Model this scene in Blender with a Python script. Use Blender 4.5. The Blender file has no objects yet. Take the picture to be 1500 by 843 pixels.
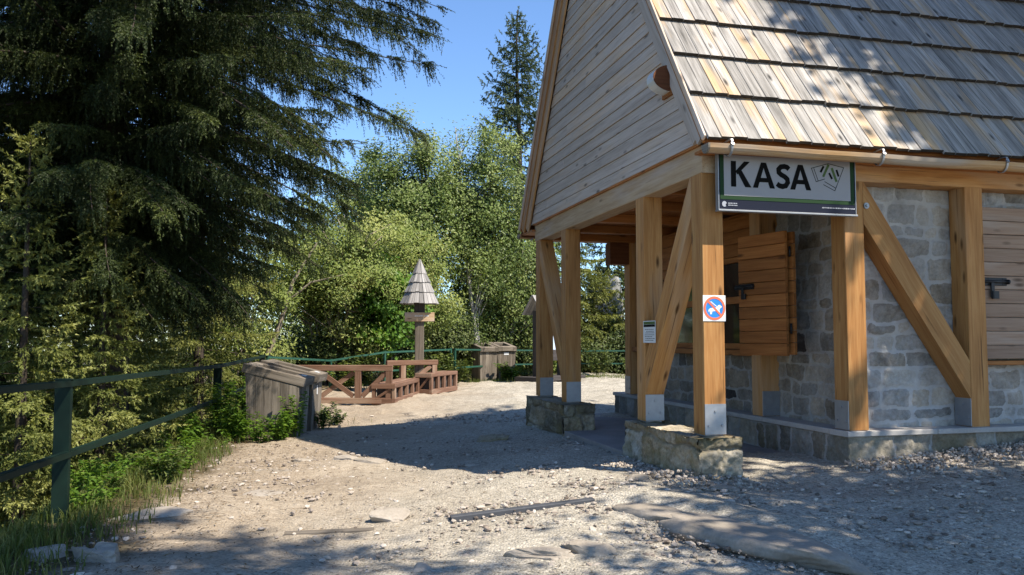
import bpy, math, random
import numpy as np
from mathutils import Vector, Matrix

R = math.radians
random.seed(7)
scene = bpy.context.scene

# ------------------------------------------------------------------ camera, sky, sun, exposure
cam_d = bpy.data.cameras.new("camera")
cam = bpy.data.objects.new("camera", cam_d)
scene.collection.objects.link(cam)
cam_d.sensor_width = 36.0
cam_d.lens = 29.08
cam_d.clip_start = 0.05
cam_d.clip_end = 3000
cam.location = (0, 0, 1.5)
cam.rotation_euler = (R(90 + 3.558), 0, 0)
scene.camera = cam

SUN = Vector((0.615, -0.40, 1.0)).normalized()
SUN_EL = math.asin(SUN.z)
SUN_AZ = math.atan2(SUN.x, SUN.y)
world = bpy.data.worlds.new("World")
scene.world = world
world.use_nodes = True
wn = world.node_tree
for n in list(wn.nodes):
    wn.nodes.remove(n)
sky = wn.nodes.new("ShaderNodeTexSky")
sky.sky_type = 'NISHITA'
sky.sun_disc = False
sky.sun_elevation = SUN_EL
sky.sun_rotation = SUN_AZ
sky.altitude = 900
sky.air_density = 1.0
sky.dust_density = 0.15
sky.ozone_density = 3.0
bg = wn.nodes.new("ShaderNodeBackground")
bg.inputs['Strength'].default_value = 0.122
wo = wn.nodes.new("ShaderNodeOutputWorld")
tint = wn.nodes.new("ShaderNodeMix"); tint.data_type = 'RGBA'; tint.blend_type = 'MULTIPLY'
tint.inputs[0].default_value = 1.0; tint.inputs[7].default_value = (0.84, 0.97, 1.09, 1)
wn.links.new(sky.outputs[0], tint.inputs[6])
wn.links.new(tint.outputs[2], bg.inputs[0])
wn.links.new(bg.outputs[0], wo.inputs[0])
sun_d = bpy.data.lights.new("sun", 'SUN')
sun_d.energy = 5.0
sun_d.angle = R(0.53)
sun_d.color = (1.0, 0.90, 0.76)
sun = bpy.data.objects.new("sun", sun_d)
scene.collection.objects.link(sun)
sun.rotation_euler = SUN.to_track_quat('Z', 'Y').to_euler()
sun.location = (10, -6, 20)

vs = scene.view_settings
vs.view_transform = 'Standard'
vs.look = 'None'
vs.exposure = 0.95
vs.gamma = 1.0
vs.use_curve_mapping = False
scene.cycles.max_bounces = 8
scene.cycles.transparent_max_bounces = 8

# ------------------------------------------------------------------ helpers: noise
def _hash(ix, iy, s):
    h = (ix.astype(np.int64) * 374761393 + iy.astype(np.int64) * 668265263 + s * 1442695041) & 0xFFFFFFFF
    h = ((h ^ (h >> 13)) * 1274126177) & 0xFFFFFFFF
    return ((h ^ (h >> 16)) & 0xFFFFFF) / float(0xFFFFFF)

def vnoise(x, y, s=0):
    x = np.asarray(x, float); y = np.asarray(y, float)
    ix = np.floor(x); iy = np.floor(y)
    fx = x - ix; fy = y - iy
    fx = fx * fx * (3 - 2 * fx); fy = fy * fy * (3 - 2 * fy)
    a = _hash(ix, iy, s); b = _hash(ix + 1, iy, s); c = _hash(ix, iy + 1, s); d = _hash(ix + 1, iy + 1, s)
    return (a * (1 - fx) + b * fx) * (1 - fy) + (c * (1 - fx) + d * fx) * fy

def fbm(x, y, s=0, o=4):
    t = 0; a = 0.5
    for k in range(o):
        t = t + a * (vnoise(np.asarray(x) * 2 ** k + 17.3 * k, np.asarray(y) * 2 ** k - 9.1 * k, s + k) - 0.5)
        a *= 0.5
    return t

def sstep(a, b, x):
    t = np.clip((np.asarray(x, float) - a) / (b - a), 0, 1)
    return t * t * (3 - 2 * t)

# hut frame: local x runs along the eave side, local y along the gable side
HUT = (1.6174, 7.0027); HYAW = R(14.3205)
CU, SU = math.cos(HYAW), math.sin(HYAW)
def hut_w(x, y):
    return HUT[0] + x * CU - y * SU, HUT[1] + x * SU + y * CU
def hut_l(X, Y):
    dx, dy = X - HUT[0], Y - HUT[1]
    return dx * CU + dy * SU, -dx * SU + dy * CU

def fence_x(y):
    return -3.40 - 0.165 * (np.asarray(y, float) - 6.3)

def ground_z(x, y):
    x = np.asarray(x, float); y = np.asarray(y, float)
    z = 0.13 + 0.22 * sstep(-1.6, 1.6, x) * sstep(3.5, 6.5, y) * (1 - 0.7 * sstep(13, 20, y))
    z = z + 0.075 * np.clip(x - 2.6, 0, 4) * sstep(4.5, 8, y) * (1 - sstep(10, 14, y))
    z = z + 0.05 * sstep(14, 20, y)
    z = z + 0.085 * fbm(x * 0.9, y * 0.9, 3, 4) * (1 - 0.6 * sstep(25, 60, np.abs(y)))
    dl = fence_x(np.minimum(y, 20)) - x - 0.15
    dl = np.clip(dl, 0, None)
    dl = dl * (1 - sstep(19, 24, y) * 0.0)
    z = z - np.clip(0.75 * dl - 0.2 * np.exp(-dl) * dl, 0, 45)
    db = np.clip(y - 30, 0, None)
    z = z - np.clip(0.3 * db, 0, 45)
    z = np.maximum(z, -45 + 2 * fbm(x * 0.02, y * 0.02, 9, 3))
    return z

def gz(x, y):
    return float(ground_z(np.array([x]), np.array([y]))[0])

# ------------------------------------------------------------------ helpers: objects
COL = scene.collection
def link_mesh(name, me, mat=None, parent=None, loc=None):
    o = bpy.data.objects.new(name, me)
    COL.objects.link(o)
    if mat is not None:
        for m in (mat if isinstance(mat, (list, tuple)) else [mat]):
            me.materials.append(m)
    if parent is not None:
        o.parent = parent
    if loc is not None:
        o.location = loc
    return o

def tag(o, label=None, cat=None, group=None, kind=None):
    if label: o['label'] = label
    if cat: o['category'] = cat
    if group: o['group'] = group
    if kind: o['kind'] = kind
    return o

def empty(name, loc=(0, 0, 0), rz=0.0):
    o = bpy.data.objects.new(name, None)
    o.empty_display_size = 0.2
    COL.objects.link(o)
    o.location = loc
    o.rotation_euler = (0, 0, rz)
    return o

def np_mesh(name, V, F, seed=None, smooth=False):
    """V (n,3), F (m,k) all faces with k corners"""
    V = np.ascontiguousarray(V, dtype=np.float32); F = np.ascontiguousarray(F, dtype=np.int32)
    me = bpy.data.meshes.new(name)
    me.vertices.add(len(V)); me.vertices.foreach_set("co", V.ravel())
    k = F.shape[1]
    me.loops.add(F.size); me.loops.foreach_set("vertex_index", F.ravel())
    me.polygons.add(len(F))
    me.polygons.foreach_set("loop_start", np.arange(0, F.size, k, dtype=np.int32))
    try:
        me.polygons.foreach_set("loop_total", np.full(len(F), k, dtype=np.int32))
    except Exception:
        pass
    me.update(calc_edges=True)
    me.polygons.foreach_set("use_smooth", np.full(len(F), bool(smooth)))
    if seed is not None:
        a = me.attributes.new("seed", 'FLOAT', 'POINT')
        a.data.foreach_set("value", np.ascontiguousarray(seed, dtype=np.float32))
    return me

def unit(v):
    v = np.asarray(v, float)
    return v / (np.linalg.norm(v) + 1e-12)

class MB:
    """collects shapes into one mesh, with grain coordinates 'gc' (x along the grain) and a random 'seed' per piece"""
    def __init__(s):
        s.V = []; s.F = []; s.G = []; s.S = []; s.M = []; s.SM = []
        s.mi = 0
    def add(s, V, F, G=None, seed=None, smooth=False):
        n = len(s.V)
        off = np.array([random.uniform(0, 60), random.uniform(0, 60), random.uniform(0, 60)])
        sd = random.random() if seed is None else seed
        for i, v in enumerate(V):
            s.V.append(tuple(float(c) for c in v))
            g = (np.asarray(G[i]) if G is not None else np.asarray(v)) + off
            s.G.append(g); s.S.append(sd)
        for f in F:
            s.F.append([n + i for i in f]); s.M.append(s.mi); s.SM.append(smooth)
    def prism(s, P, X, Y, Z, lx, wy, wz, ch=0.004, seed=None, taper=1.0, x_cut0=0.0, x_cut1=0.0):
        """box from section centre P along X; optional slanted ends (shift along X per unit of Z)"""
        P = np.asarray(P, float); X = unit(X); Y = unit(Y); Z = unit(Z)
        a, b = wy / 2, wz / 2; c = min(ch, a * 0.45, b * 0.45)
        prof = [(-a + c, -b), (a - c, -b), (a, -b + c), (a, b - c), (a - c, b), (-a + c, b), (-a, b - c), (-a, -b + c)]
        V = []; G = []
        for e, (x, cut, tp) in enumerate(((0, x_cut0, 1.0), (lx, x_cut1, taper))):
            for (y, z) in prof:
                xx = x + cut * z
                V.append(P + X * xx + Y * y * tp + Z * z * tp); G.append((xx, y, z))
        F = [[7, 6, 5, 4, 3, 2, 1, 0], [8, 9, 10, 11, 12, 13, 14, 15]]
        for i in range(8):
            j = (i + 1) % 8
            F.append([i, j, 8 + j, 8 + i])
        s.add(V, F, G, seed)
    def box(s, x0, x1, y0, y1, z0, z1, grain='x', ch=0.004, seed=None):
        cx, cy, cz = (x0 + x1) / 2, (y0 + y1) / 2, (z0 + z1) / 2
        if grain == 'x': s.prism((x0, cy, cz), (1, 0, 0), (0, 1, 0), (0, 0, 1), x1 - x0, y1 - y0, z1 - z0, ch, seed)
        elif grain == 'y': s.prism((cx, y0, cz), (0, 1, 0), (-1, 0, 0), (0, 0, 1), y1 - y0, x1 - x0, z1 - z0, ch, seed)
        else: s.prism((cx, cy, z0), (0, 0, 1), (1, 0, 0), (0, 1, 0), z1 - z0, x1 - x0, y1 - y0, ch, seed)
    def bar(s, p0, p1, w, h, up=(0, 0, 1), ch=0.004, seed=None):
        p0 = np.asarray(p0, float); p1 = np.asarray(p1, float)
        X = unit(p1 - p0); Y = unit(np.cross(up, X)); Z = np.cross(X, Y)
        s.prism(p0, X, Y, Z, np.linalg.norm(p1 - p0), w, h, ch, seed)
    def slab(s, poly, n, th, grain=None, seed=None):
        """extrude a flat polygon (list of 3d points) by th along n"""
        P = [np.asarray(p, float) for p in poly]; n = unit(n) * th
        k = len(P); V = P + [p + n for p in P]
        F = [list(range(k))[::-1], list(range(k, 2 * k))] + [[i, (i + 1) % k, k + (i + 1) % k, k + i] for i in range(k)]
        G = None
        if grain is not None:
            gx = unit(grain); gn = unit(n); gy = np.cross(gn, gx)
            G = [(v @ gx, v @ gy, v @ gn) for v in V]
        s.add(V, F, G, seed)
    def tube(s, pts, rad, seg=8, seed=None, smooth=True, cap=True):
        V, F, G = tube_geo(pts, rad, seg, cap)
        s.add(V, F, G, seed, smooth)
    def disc(s, c, n, r, th, seg=16, seed=None):
        n = unit(n); a = unit(np.cross(n, (0.3, 0.2, 0.9) if abs(n[2]) < 0.8 else (1, 0, 0))); b = np.cross(n, a)
        s.slab([np.asarray(c) + r * (math.cos(t) * a + math.sin(t) * b) for t in np.linspace(0, 2 * math.pi, seg, endpoint=False)], n, th, None, seed)
    def build(s, name, mat, parent=None, loc=None):
        me = bpy.data.meshes.new(name)
        V = s.V
        if loc is not None and parent is None:
            V = [(v[0] - loc[0], v[1] - loc[1], v[2] - loc[2]) for v in V]
        me.from_pydata(V, [], s.F)
        me.update()
        a = me.attributes.new("gc", 'FLOAT_VECTOR', 'POINT')
        a.data.foreach_set("vector", np.array(s.G, dtype=np.float32).ravel())
        a = me.attributes.new("seed", 'FLOAT', 'POINT')
        a.data.foreach_set("value", np.array(s.S, dtype=np.float32))
        me.polygons.foreach_set("use_smooth", np.array(s.SM, dtype=bool))
        me.polygons.foreach_set("material_index", np.array(s.M, dtype=np.int32))
        return link_mesh(name, me, mat, parent, loc if parent is None else None)

def tube_geo(pts, rad, seg=8, cap=True):
    pts = [np.asarray(p, float) for p in pts]
    n = len(pts)
    if not hasattr(rad, '__len__'): rad = [rad] * n
    V = []; G = []; F = []
    L = 0; prev = None
    for i in range(n):
        t = unit(pts[min(i + 1, n - 1)] - pts[max(i - 1, 0)])
        if prev is None:
            a = unit(np.cross(t, (0.21, 0.43, 0.88) if abs(t[2]) < 0.9 else (1, 0.1, 0)))
        else:
            a = unit(prev - t * (prev @ t))
        prev = a
        b = np.cross(t, a)
        if i: L += np.linalg.norm(pts[i] - pts[i - 1])
        for k in range(seg):
            th = 2 * math.pi * k / seg
            V.append(pts[i] + rad[i] * (math.cos(th) * a + math.sin(th) * b))
            G.append((L, math.cos(th) * rad[i], math.sin(th) * rad[i]))
    for i in range(n - 1):
        for k in range(seg):
            j = (k + 1) % seg
            F.append([i * seg + k, i * seg + j, (i + 1) * seg + j, (i + 1) * seg + k])
    if cap:
        F.append(list(range(seg))[::-1]); F.append([(n - 1) * seg + k for k in range(seg)])
    return V, F, G

# ------------------------------------------------------------------ helpers: materials
class NT:
    def __init__(s, name):
        s.m = bpy.data.materials.new(name); s.m.use_nodes = True
        s.t = s.m.node_tree
        for n in list(s.t.nodes): s.t.nodes.remove(n)
        s.out = s.t.nodes.new("ShaderNodeOutputMaterial")
    def n(s, typ, _p=None, **kw):
        nd = s.t.nodes.new("ShaderNode" + typ)
        for k, v in (_p or {}).items(): setattr(nd, k, v)
        for k, v in kw.items():
            key = int(k[1:]) if k[0] == 'i' and k[1:].isdigit() else k.replace('_', ' ')
            sock = nd.inputs[key]
            if isinstance(v, bpy.types.NodeSocket): s.t.links.new(v, sock)
            elif isinstance(v, bpy.types.Node): s.t.links.new(v.outputs[0], sock)
            else: sock.default_value = v
        return nd
    def math(s, op, a, b=0.0, clamp=False):
        return s.n('Math', dict(operation=op, use_clamp=clamp), i0=a, i1=b).outputs[0]
    def mix(s, f, a, b, blend='MIX'):
        nd = s.t.nodes.new("ShaderNodeMix"); nd.data_type = 'RGBA'; nd.blend_type = blend
        for idx, v in ((0, f), (6, a), (7, b)):
            if isinstance(v, bpy.types.NodeSocket): s.t.links.new(v, nd.inputs[idx])
            else: nd.inputs[idx].default_value = v if idx == 0 else (tuple(v) + (1,) if len(v) == 3 else v)
        return nd.outputs[2]
    def ramp(s, f, stops):
        nd = s.t.nodes.new("ShaderNodeValToRGB"); cr = nd.color_ramp
        while len(cr.elements) > 1: cr.elements.remove(cr.elements[-1])
        for i, (p, c) in enumerate(stops):
            e = cr.elements[0] if i == 0 else cr.elements.new(p)
            e.position = p
            c = (c, c, c) if not hasattr(c, '__len__') else c
            e.color = tuple(c) + (1,)
        s.t.links.new(f, nd.inputs[0])
        return nd.outputs[0]
    def scale(s, vec, sc):
        return s.n('VectorMath', dict(operation='MULTIPLY'), i0=vec, i1=sc).outputs[0]
    def attr(s, name, out):
        return s.n('Attribute', dict(attribute_name=name)).outputs[out]
    def noise(s, vec, scale=1.0, detail=3.0, rough=0.55, dist=0.0):
        return s.n('TexNoise', Vector=vec, Scale=scale, Detail=detail, Roughness=rough, Distortion=dist).outputs[0]
    def bump(s, h, strength=0.4, dist=0.01):
        return s.n('Bump', Height=h, Strength=strength, Distance=dist).outputs[0]
    def finish(s, color, rough=0.8, normal=None, spec=0.25, metal=0.0):
        p = s.n('BsdfPrincipled', Metallic=metal)
        for key, v in (('Base Color', color), ('Roughness', rough), ('Specular IOR Level', spec)):
            if isinstance(v, bpy.types.NodeSocket): s.t.links.new(v, p.inputs[key])
            else: p.inputs[key].default_value = tuple(v) + (1,) if hasattr(v, '__len__') else v
        if normal is not None: s.t.links.new(normal, p.inputs['Normal'])
        s.t.links.new(p.outputs[0], s.out.inputs[0])
        return s.m

def wood(name, dark, mid, light, stain=None, stain_amt=0.0, knots=0.6, vary=0.25, rough=0.75, grain=1.0, crack=0.0):
    t = NT(name)
    gc = t.attr('gc', 1); sd = t.attr('seed', 2)
    g1 = t.noise(t.scale(gc, (1.1, 26 * grain, 26 * grain)), 1.0, 4, 0.6, 0.6)
    g2 = t.noise(t.scale(gc, (3.5, 120 * grain, 120 * grain)), 1.0, 3, 0.6)
    big = t.noise(t.scale(gc, (0.8, 4.5, 4.5)), 1.0, 3, 0.55)
    f = t.math('ADD', t.math('MULTIPLY', g1, 0.62), t.math('MULTIPLY', g2, 0.38))
    col = t.ramp(f, [(0.30, dark), (0.48, mid), (0.66, light)])
    if stain is not None:
        k = t.math('ADD', big, t.math('MULTIPLY', t.math('SUBTRACT', sd, 0.5), 0.26))
        k = t.ramp(k, [(0.54, 0.0), (0.70, 1.0)])
        col = t.mix(t.math('MULTIPLY', k, stain_amt), col, t.mix(f, [c * 0.75 for c in stain], [min(1, c * 1.25) for c in stain]))
    v = t.math('ADD', 1.0 - vary * 0.75, t.math('MULTIPLY', sd, vary * 1.1))
    v = t.math('MULTIPLY', v, t.math('ADD', 0.78, t.math('MULTIPLY', big, 0.44)))
    col = t.mix(1.0, col, t.n('CombineColor', Red=v, Green=v, Blue=v).outputs[0], 'MULTIPLY')
    if knots:
        vo = t.n('TexVoronoi', Vector=t.scale(gc, (2.6, 8.5, 8.5)), Scale=1.0)
        kn = t.ramp(vo.outputs['Distance'], [(0.05, 1.0), (0.13, 0.55), (0.2, 0.0)])
        gate = t.math('GREATER_THAN', t.n('SeparateColor', Color=vo.outputs['Color']).outputs[0], 0.52)
        kn = t.math('MULTIPLY', t.math('MULTIPLY', kn, gate), knots)
        col = t.mix(kn, col, [c * 0.32 for c in dark])
    if crack:
        ck = t.noise(t.scale(gc, (1.3, 55, 55)), 1.0, 2, 0.5)
        ck = t.ramp(ck, [(0.29, 1.0), (0.335, 0.0)])
        col = t.mix(t.math('MULTIPLY', ck, crack), col, [c * 0.25 for c in dark])
    nrm = t.bump(f, 0.35, 0.004)
    return t.finish(col, rough, nrm, 0.22)

def plain(name, col, rough=0.6, metal=0.0, spec=0.3, var=0.12, scale=8.0, bump=0.0):
    t = NT(name)
    tc = t.n('TexCoord').outputs['Object']
    n = t.noise(tc, scale, 4, 0.6)
    c = t.mix(n, [x * (1 - var) for x in col], [min(1, x * (1 + var)) for x in col])
    nrm = t.bump(n, bump, 0.01) if bump else None
    return t.finish(c, rough, nrm, spec, metal)

def leaf_mat(name, c0, c1, c2, transl=0.35, rough=0.5):
    t = NT(name)
    sd = t.attr('seed', 2)
    col = t.ramp(sd, [(0.0, c0), (0.5, c1), (1.0, c2)])
    p = t.n('BsdfPrincipled', Roughness=rough)
    p.inputs['Specular IOR Level'].default_value = 0.25
    t.t.links.new(col, p.inputs['Base Color'])
    tr = t.n('BsdfTranslucent')
    bright = t.mix(1.0, col, (1.25, 1.2, 0.55), 'MULTIPLY')
    t.t.links.new(bright, tr.inputs[0])
    mx = t.n('MixShader', i0=transl, i1=p.outputs[0], i2=tr.outputs[0])
    t.t.links.new(mx.outputs[0], t.out.inputs[0])
    return t.m

M = {}
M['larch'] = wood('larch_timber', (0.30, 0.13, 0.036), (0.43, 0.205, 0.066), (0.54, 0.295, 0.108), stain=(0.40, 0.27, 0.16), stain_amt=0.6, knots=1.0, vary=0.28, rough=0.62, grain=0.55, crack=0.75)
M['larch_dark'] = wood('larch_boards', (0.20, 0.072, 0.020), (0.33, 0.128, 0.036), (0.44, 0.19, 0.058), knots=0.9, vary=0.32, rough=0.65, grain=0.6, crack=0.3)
M['tie'] = wood('tie_beam_wood', (0.33, 0.215, 0.12), (0.46, 0.325, 0.20), (0.55, 0.42, 0.28), stain=(0.42, 0.36, 0.32), stain_amt=0.6, knots=0.8, vary=0.15, rough=0.8, grain=0.5, crack=0.4)
M['gable'] = wood('weathered_cladding', (0.38, 0.305, 0.255), (0.55, 0.465, 0.40), (0.65, 0.565, 0.50), stain=(0.56, 0.40, 0.26), stain_amt=0.7, knots=0.9, vary=0.26, rough=0.85, grain=0.8, crack=0.4)
M['roof'] = wood('roof_board_weathered', (0.10, 0.097, 0.092), (0.30, 0.288, 0.272), (0.49, 0.475, 0.455), stain=(0.44, 0.29, 0.14), stain_amt=0.75, knots=1.0, vary=0.36, rough=0.82, grain=0.7, crack=0.6)
M['end_grain_shade'] = wood('weathered_end_grain_shade', (0.022, 0.018, 0.015), (0.035, 0.03, 0.026), (0.055, 0.048, 0.042), knots=0, vary=0.4)  # weathered board ends, darkened further to paint in the course shadow lines
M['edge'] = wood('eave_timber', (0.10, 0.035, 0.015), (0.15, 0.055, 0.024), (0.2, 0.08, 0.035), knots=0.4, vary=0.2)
M['gutter'] = wood('gutter_wood', (0.26, 0.15, 0.065), (0.42, 0.26, 0.125), (0.52, 0.37, 0.22), stain=(0.34, 0.29, 0.24), stain_amt=0.9, knots=0.2, vary=0.1, rough=0.7)
M['shutter_grey'] = wood('shutter_weathered', (0.24, 0.15, 0.10), (0.33, 0.225, 0.16), (0.40, 0.29, 0.215), stain=(0.36, 0.32, 0.28), stain_amt=0.7, knots=0.8, vary=0.25, rough=0.8)
M['old'] = wood('old_grey_wood', (0.085, 0.07, 0.055), (0.15, 0.128, 0.102), (0.24, 0.205, 0.168), stain=(0.30, 0.26, 0.21), stain_amt=0.6, knots=0.4, vary=0.3, rough=0.9, crack=0.8)
M['brown'] = wood('brown_stained_wood', (0.10, 0.052, 0.034), (0.172, 0.095, 0.062), (0.25, 0.15, 0.105), stain=(0.27, 0.195, 0.14), stain_amt=0.8, knots=0.5, vary=0.25, rough=0.8)
M['cap'] = wood('silver_shingle', (0.17, 0.165, 0.16), (0.29, 0.28, 0.27), (0.42, 0.405, 0.39), knots=0.1, vary=0.4, rough=0.9, crack=0.7)
M['dark_old'] = wood('dark_old_wood', (0.03, 0.026, 0.025), (0.055, 0.048, 0.046), (0.085, 0.075, 0.07), knots=0.2, vary=0.3, rough=0.85)
M['zinc'] = plain('galvanised_steel', (0.34, 0.355, 0.375), 0.48, 0.65, 0.5, 0.2, 14)
M['dull_steel'] = plain('dull_steel', (0.07, 0.075, 0.085), 0.75, 0.2, 0.25, 0.3, 20)
M['iron'] = plain('black_iron', (0.018, 0.018, 0.02), 0.45, 0.3, 0.4)
M['green'] = plain('green_paint', (0.005, 0.017, 0.011), 0.65, 0.0, 0.2, 0.45, 12)
M['green_light'] = plain('pale_green_paint', (0.018, 0.075, 0.048), 0.45, 0.0, 0.45, 0.3, 12)
M['white'] = plain('white_enamel', (0.78, 0.79, 0.80), 0.35, 0, 0.4, 0.03)
M['field'] = plain('sign_field', (0.30, 0.30, 0.315), 0.5, 0, 0.3, 0.03)
M['navy'] = plain('sign_navy', (0.010, 0.014, 0.030), 0.7, 0, 0.15)
M['sgreen'] = plain('sign_green', (0.016, 0.045, 0.018), 0.7, 0, 0.15)
M['ink'] = plain('black_print', (0.006, 0.006, 0.006), 0.85, 0, 0.1)
M['red'] = plain('red_orange_print', (0.72, 0.16, 0.075), 0.45, 0, 0.4, 0.05)
M['blue'] = plain('blue_print', (0.02, 0.22, 0.66), 0.45, 0, 0.4, 0.05)
M['logo_green'] = plain('logo_green_print', (0.06, 0.11, 0.025), 0.5)
M['grey_print'] = plain('grey_print', (0.35, 0.37, 0.42), 0.5)
M['paper'] = plain('laminated_paper', (0.62, 0.64, 0.66), 0.35, 0, 0.4, 0.06, 20)
M['glass'] = plain('dark_window_glass', (0.012, 0.012, 0.012), 0.06, 0, 0.6, 0.2)
M['board_face'] = plain('notice_board_face', (0.45, 0.55, 0.68), 0.35, 0, 0.4, 0.08)
M['lampglass'] = plain('pale_lamp_shade', (0.62, 0.64, 0.66), 0.4, 0.2, 0.4, 0.05)

def concrete(name, col):
    t = NT(name)
    tc = t.n('TexCoord').outputs['Object']
    n = t.noise(tc, 2.5, 6, 0.65); f = t.noise(tc, 60, 3, 0.6)
    k = t.math('ADD', t.math('MULTIPLY', n, 0.7), t.math('MULTIPLY', f, 0.3))
    c = t.ramp(k, [(0.3, [x * 0.7 for x in col]), (0.55, col), (0.75, [x * 1.2 for x in col])])
    return t.finish(c, 0.9, t.bump(f, 0.25, 0.004), 0.2)
M['concrete'] = concrete('concrete_slab', (0.25, 0.235, 0.225))
M['coping'] = concrete('coping_stone', (0.40, 0.385, 0.365))

def stone_mat(name, c0, c1, c2, moss=0.0, dark=0.0, smear=None):
    t = NT(name)
    tc = t.n('TexCoord').outputs['Object']; sd = t.attr('seed', 2)
    n = t.noise(tc, 5.0, 6, 0.65, 0.4); f = t.noise(tc, 45, 4, 0.65)
    k = t.math('ADD', t.math('MULTIPLY', n, 0.55), t.math('MULTIPLY', f, 0.45))
    k = t.math('ADD', k, t.math('MULTIPLY', t.math('SUBTRACT', sd, 0.5), 0.42))
    c = t.ramp(k, [(0.25, c0), (0.5, c1), (0.75, c2)])
    if dark:
        c = t.mix(t.math('MULTIPLY', t.math('LESS_THAN', sd, dark), 0.9), c, (0.035, 0.033, 0.034))
    if smear:
        s_ = t.ramp(t.noise(tc, 6.5, 6, 0.7, 0.5), [(0.50, 0.0), (0.60, 1.0)])
        c = t.mix(t.math('MULTIPLY', s_, 0.75), c, t.mix(k, [v * 0.8 for v in smear], smear))
    if moss:
        mo = t.ramp(t.noise(tc, 3.2, 5, 0.65, 0.3), [(0.44, 0.0), (0.58, 1.0)])
        c = t.mix(t.math('MULTIPLY', mo, moss), c, (0.17, 0.14, 0.065))
        mo2 = t.ramp(t.noise(tc, 9, 4, 0.7), [(0.56, 0.0), (0.66, 1.0)])
        c = t.mix(t.math('MULTIPLY', mo2, moss * 0.8), c, (0.06, 0.055, 0.03))
    return t.finish(c, 0.92, t.bump(k, 0.6, 0.012), 0.15)
M['rubble'] = stone_mat('rubble_stone', (0.13, 0.112, 0.095), (0.26, 0.235, 0.195), (0.38, 0.35, 0.30), dark=0.04, smear=(0.48, 0.46, 0.43))
M['mortar'] = stone_mat('lime_mortar', (0.30, 0.285, 0.265), (0.42, 0.405, 0.385), (0.54, 0.52, 0.49))
def masonry(name, s0, s1, s2, m0, m1, moss=0.0, dark=0.0, lapped=0.0):
    t = NT(name)
    tc = t.n('TexCoord').outputs['Object']; sd = t.attr('seed', 2); jo = t.attr('joint', 2)
    n = t.noise(tc, 6.0, 6, 0.7, 0.4); f = t.noise(tc, 38, 5, 0.7); g = t.noise(tc, 2.2, 4, 0.6)
    k = t.math('ADD', t.math('MULTIPLY', n, 0.5), t.math('MULTIPLY', f, 0.5))
    ks = t.math('ADD', k, t.math('MULTIPLY', t.math('SUBTRACT', sd, 0.5), 0.36))
    c = t.ramp(ks, [(0.28, s0), (0.5, s1), (0.72, s2)])
    hue = t.ramp(t.n('TexWhiteNoise', dict(noise_dimensions='1D'), W=t.math('MULTIPLY', sd, 91.7)).outputs[0], [(0.0, (1.08, 0.98, 0.84)), (0.5, (1, 1, 1)), (1.0, (0.90, 0.96, 1.05))])
    c = t.mix(1.0, c, hue, 'MULTIPLY')
    if dark: c = t.mix(t.math('MULTIPLY', t.math('LESS_THAN', sd, dark), 0.88), c, (0.035, 0.034, 0.036))
    mo = t.mix(k, m0, m1)
    jj = t.math('ADD', jo, t.math('MULTIPLY', t.math('SUBTRACT', t.noise(tc, 14, 5, 0.7), 0.5), 1.1))
    lap = t.ramp(t.noise(tc, 2.6, 6, 0.7, 0.6), [(0.42, 0.0), (0.62, 0.62)])
    jm = t.math('MAXIMUM', t.ramp(jj, [(0.28, 0.0), (0.55, 1.0)]), t.math('MULTIPLY', lap, lapped))
    c = t.mix(jm, c, mo)
    stain = t.ramp(g, [(0.35, 0.72), (0.6, 1.08)])
    c = t.mix(1.0, c, stain, 'MULTIPLY')
    if moss:
        a = t.ramp(t.noise(tc, 3.4, 6, 0.7, 0.4), [(0.46, 0.0), (0.60, 1.0)])
        c = t.mix(t.math('MULTIPLY', a, moss), c, t.mix(f, (0.10, 0.085, 0.03), (0.24, 0.20, 0.085)))
        b = t.ramp(t.noise(tc, 8, 5, 0.75), [(0.57, 0.0), (0.68, 1.0)])
        c = t.mix(t.math('MULTIPLY', b, moss), c, (0.05, 0.048, 0.03))
    return t.finish(c, 0.93, t.bump(t.math('ADD', k, t.math('MULTIPLY', f, 0.6)), 0.75, 0.014), 0.15)
M['wall_stone'] = masonry('coursed_rubble', (0.16, 0.145, 0.125), (0.31, 0.285, 0.25), (0.46, 0.435, 0.395), (0.36, 0.35, 0.335), (0.54, 0.525, 0.505), dark=0.035, lapped=0.9)
M['porch_stone'] = masonry('porch_rubble', (0.14, 0.12, 0.095), (0.27, 0.24, 0.20), (0.40, 0.365, 0.315), (0.28, 0.265, 0.245), (0.43, 0.415, 0.385), dark=0.05, lapped=0.6)
M['plinth_stone'] = masonry('plinth_rubble', (0.13, 0.12, 0.10), (0.25, 0.235, 0.20), (0.38, 0.36, 0.32), (0.24, 0.235, 0.225), (0.40, 0.39, 0.375), moss=0.25, dark=0.03)
M['foundation'] = masonry('mossy_foundation', (0.13, 0.11, 0.075), (0.30, 0.26, 0.19), (0.50, 0.45, 0.36), (0.18, 0.155, 0.115), (0.34, 0.30, 0.235), moss=0.55)
M['base_stone'] = stone_mat('mossy_foundation_stone', (0.15, 0.125, 0.085), (0.30, 0.26, 0.19), (0.46, 0.41, 0.33), moss=0.6)
M['sandstone'] = stone_mat('path_sandstone', (0.20, 0.175, 0.14), (0.30, 0.265, 0.22), (0.40, 0.36, 0.31))
M['boulder'] = stone_mat('lichen_boulder', (0.12, 0.13, 0.13), (0.26, 0.27, 0.27), (0.42, 0.43, 0.42))

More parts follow.
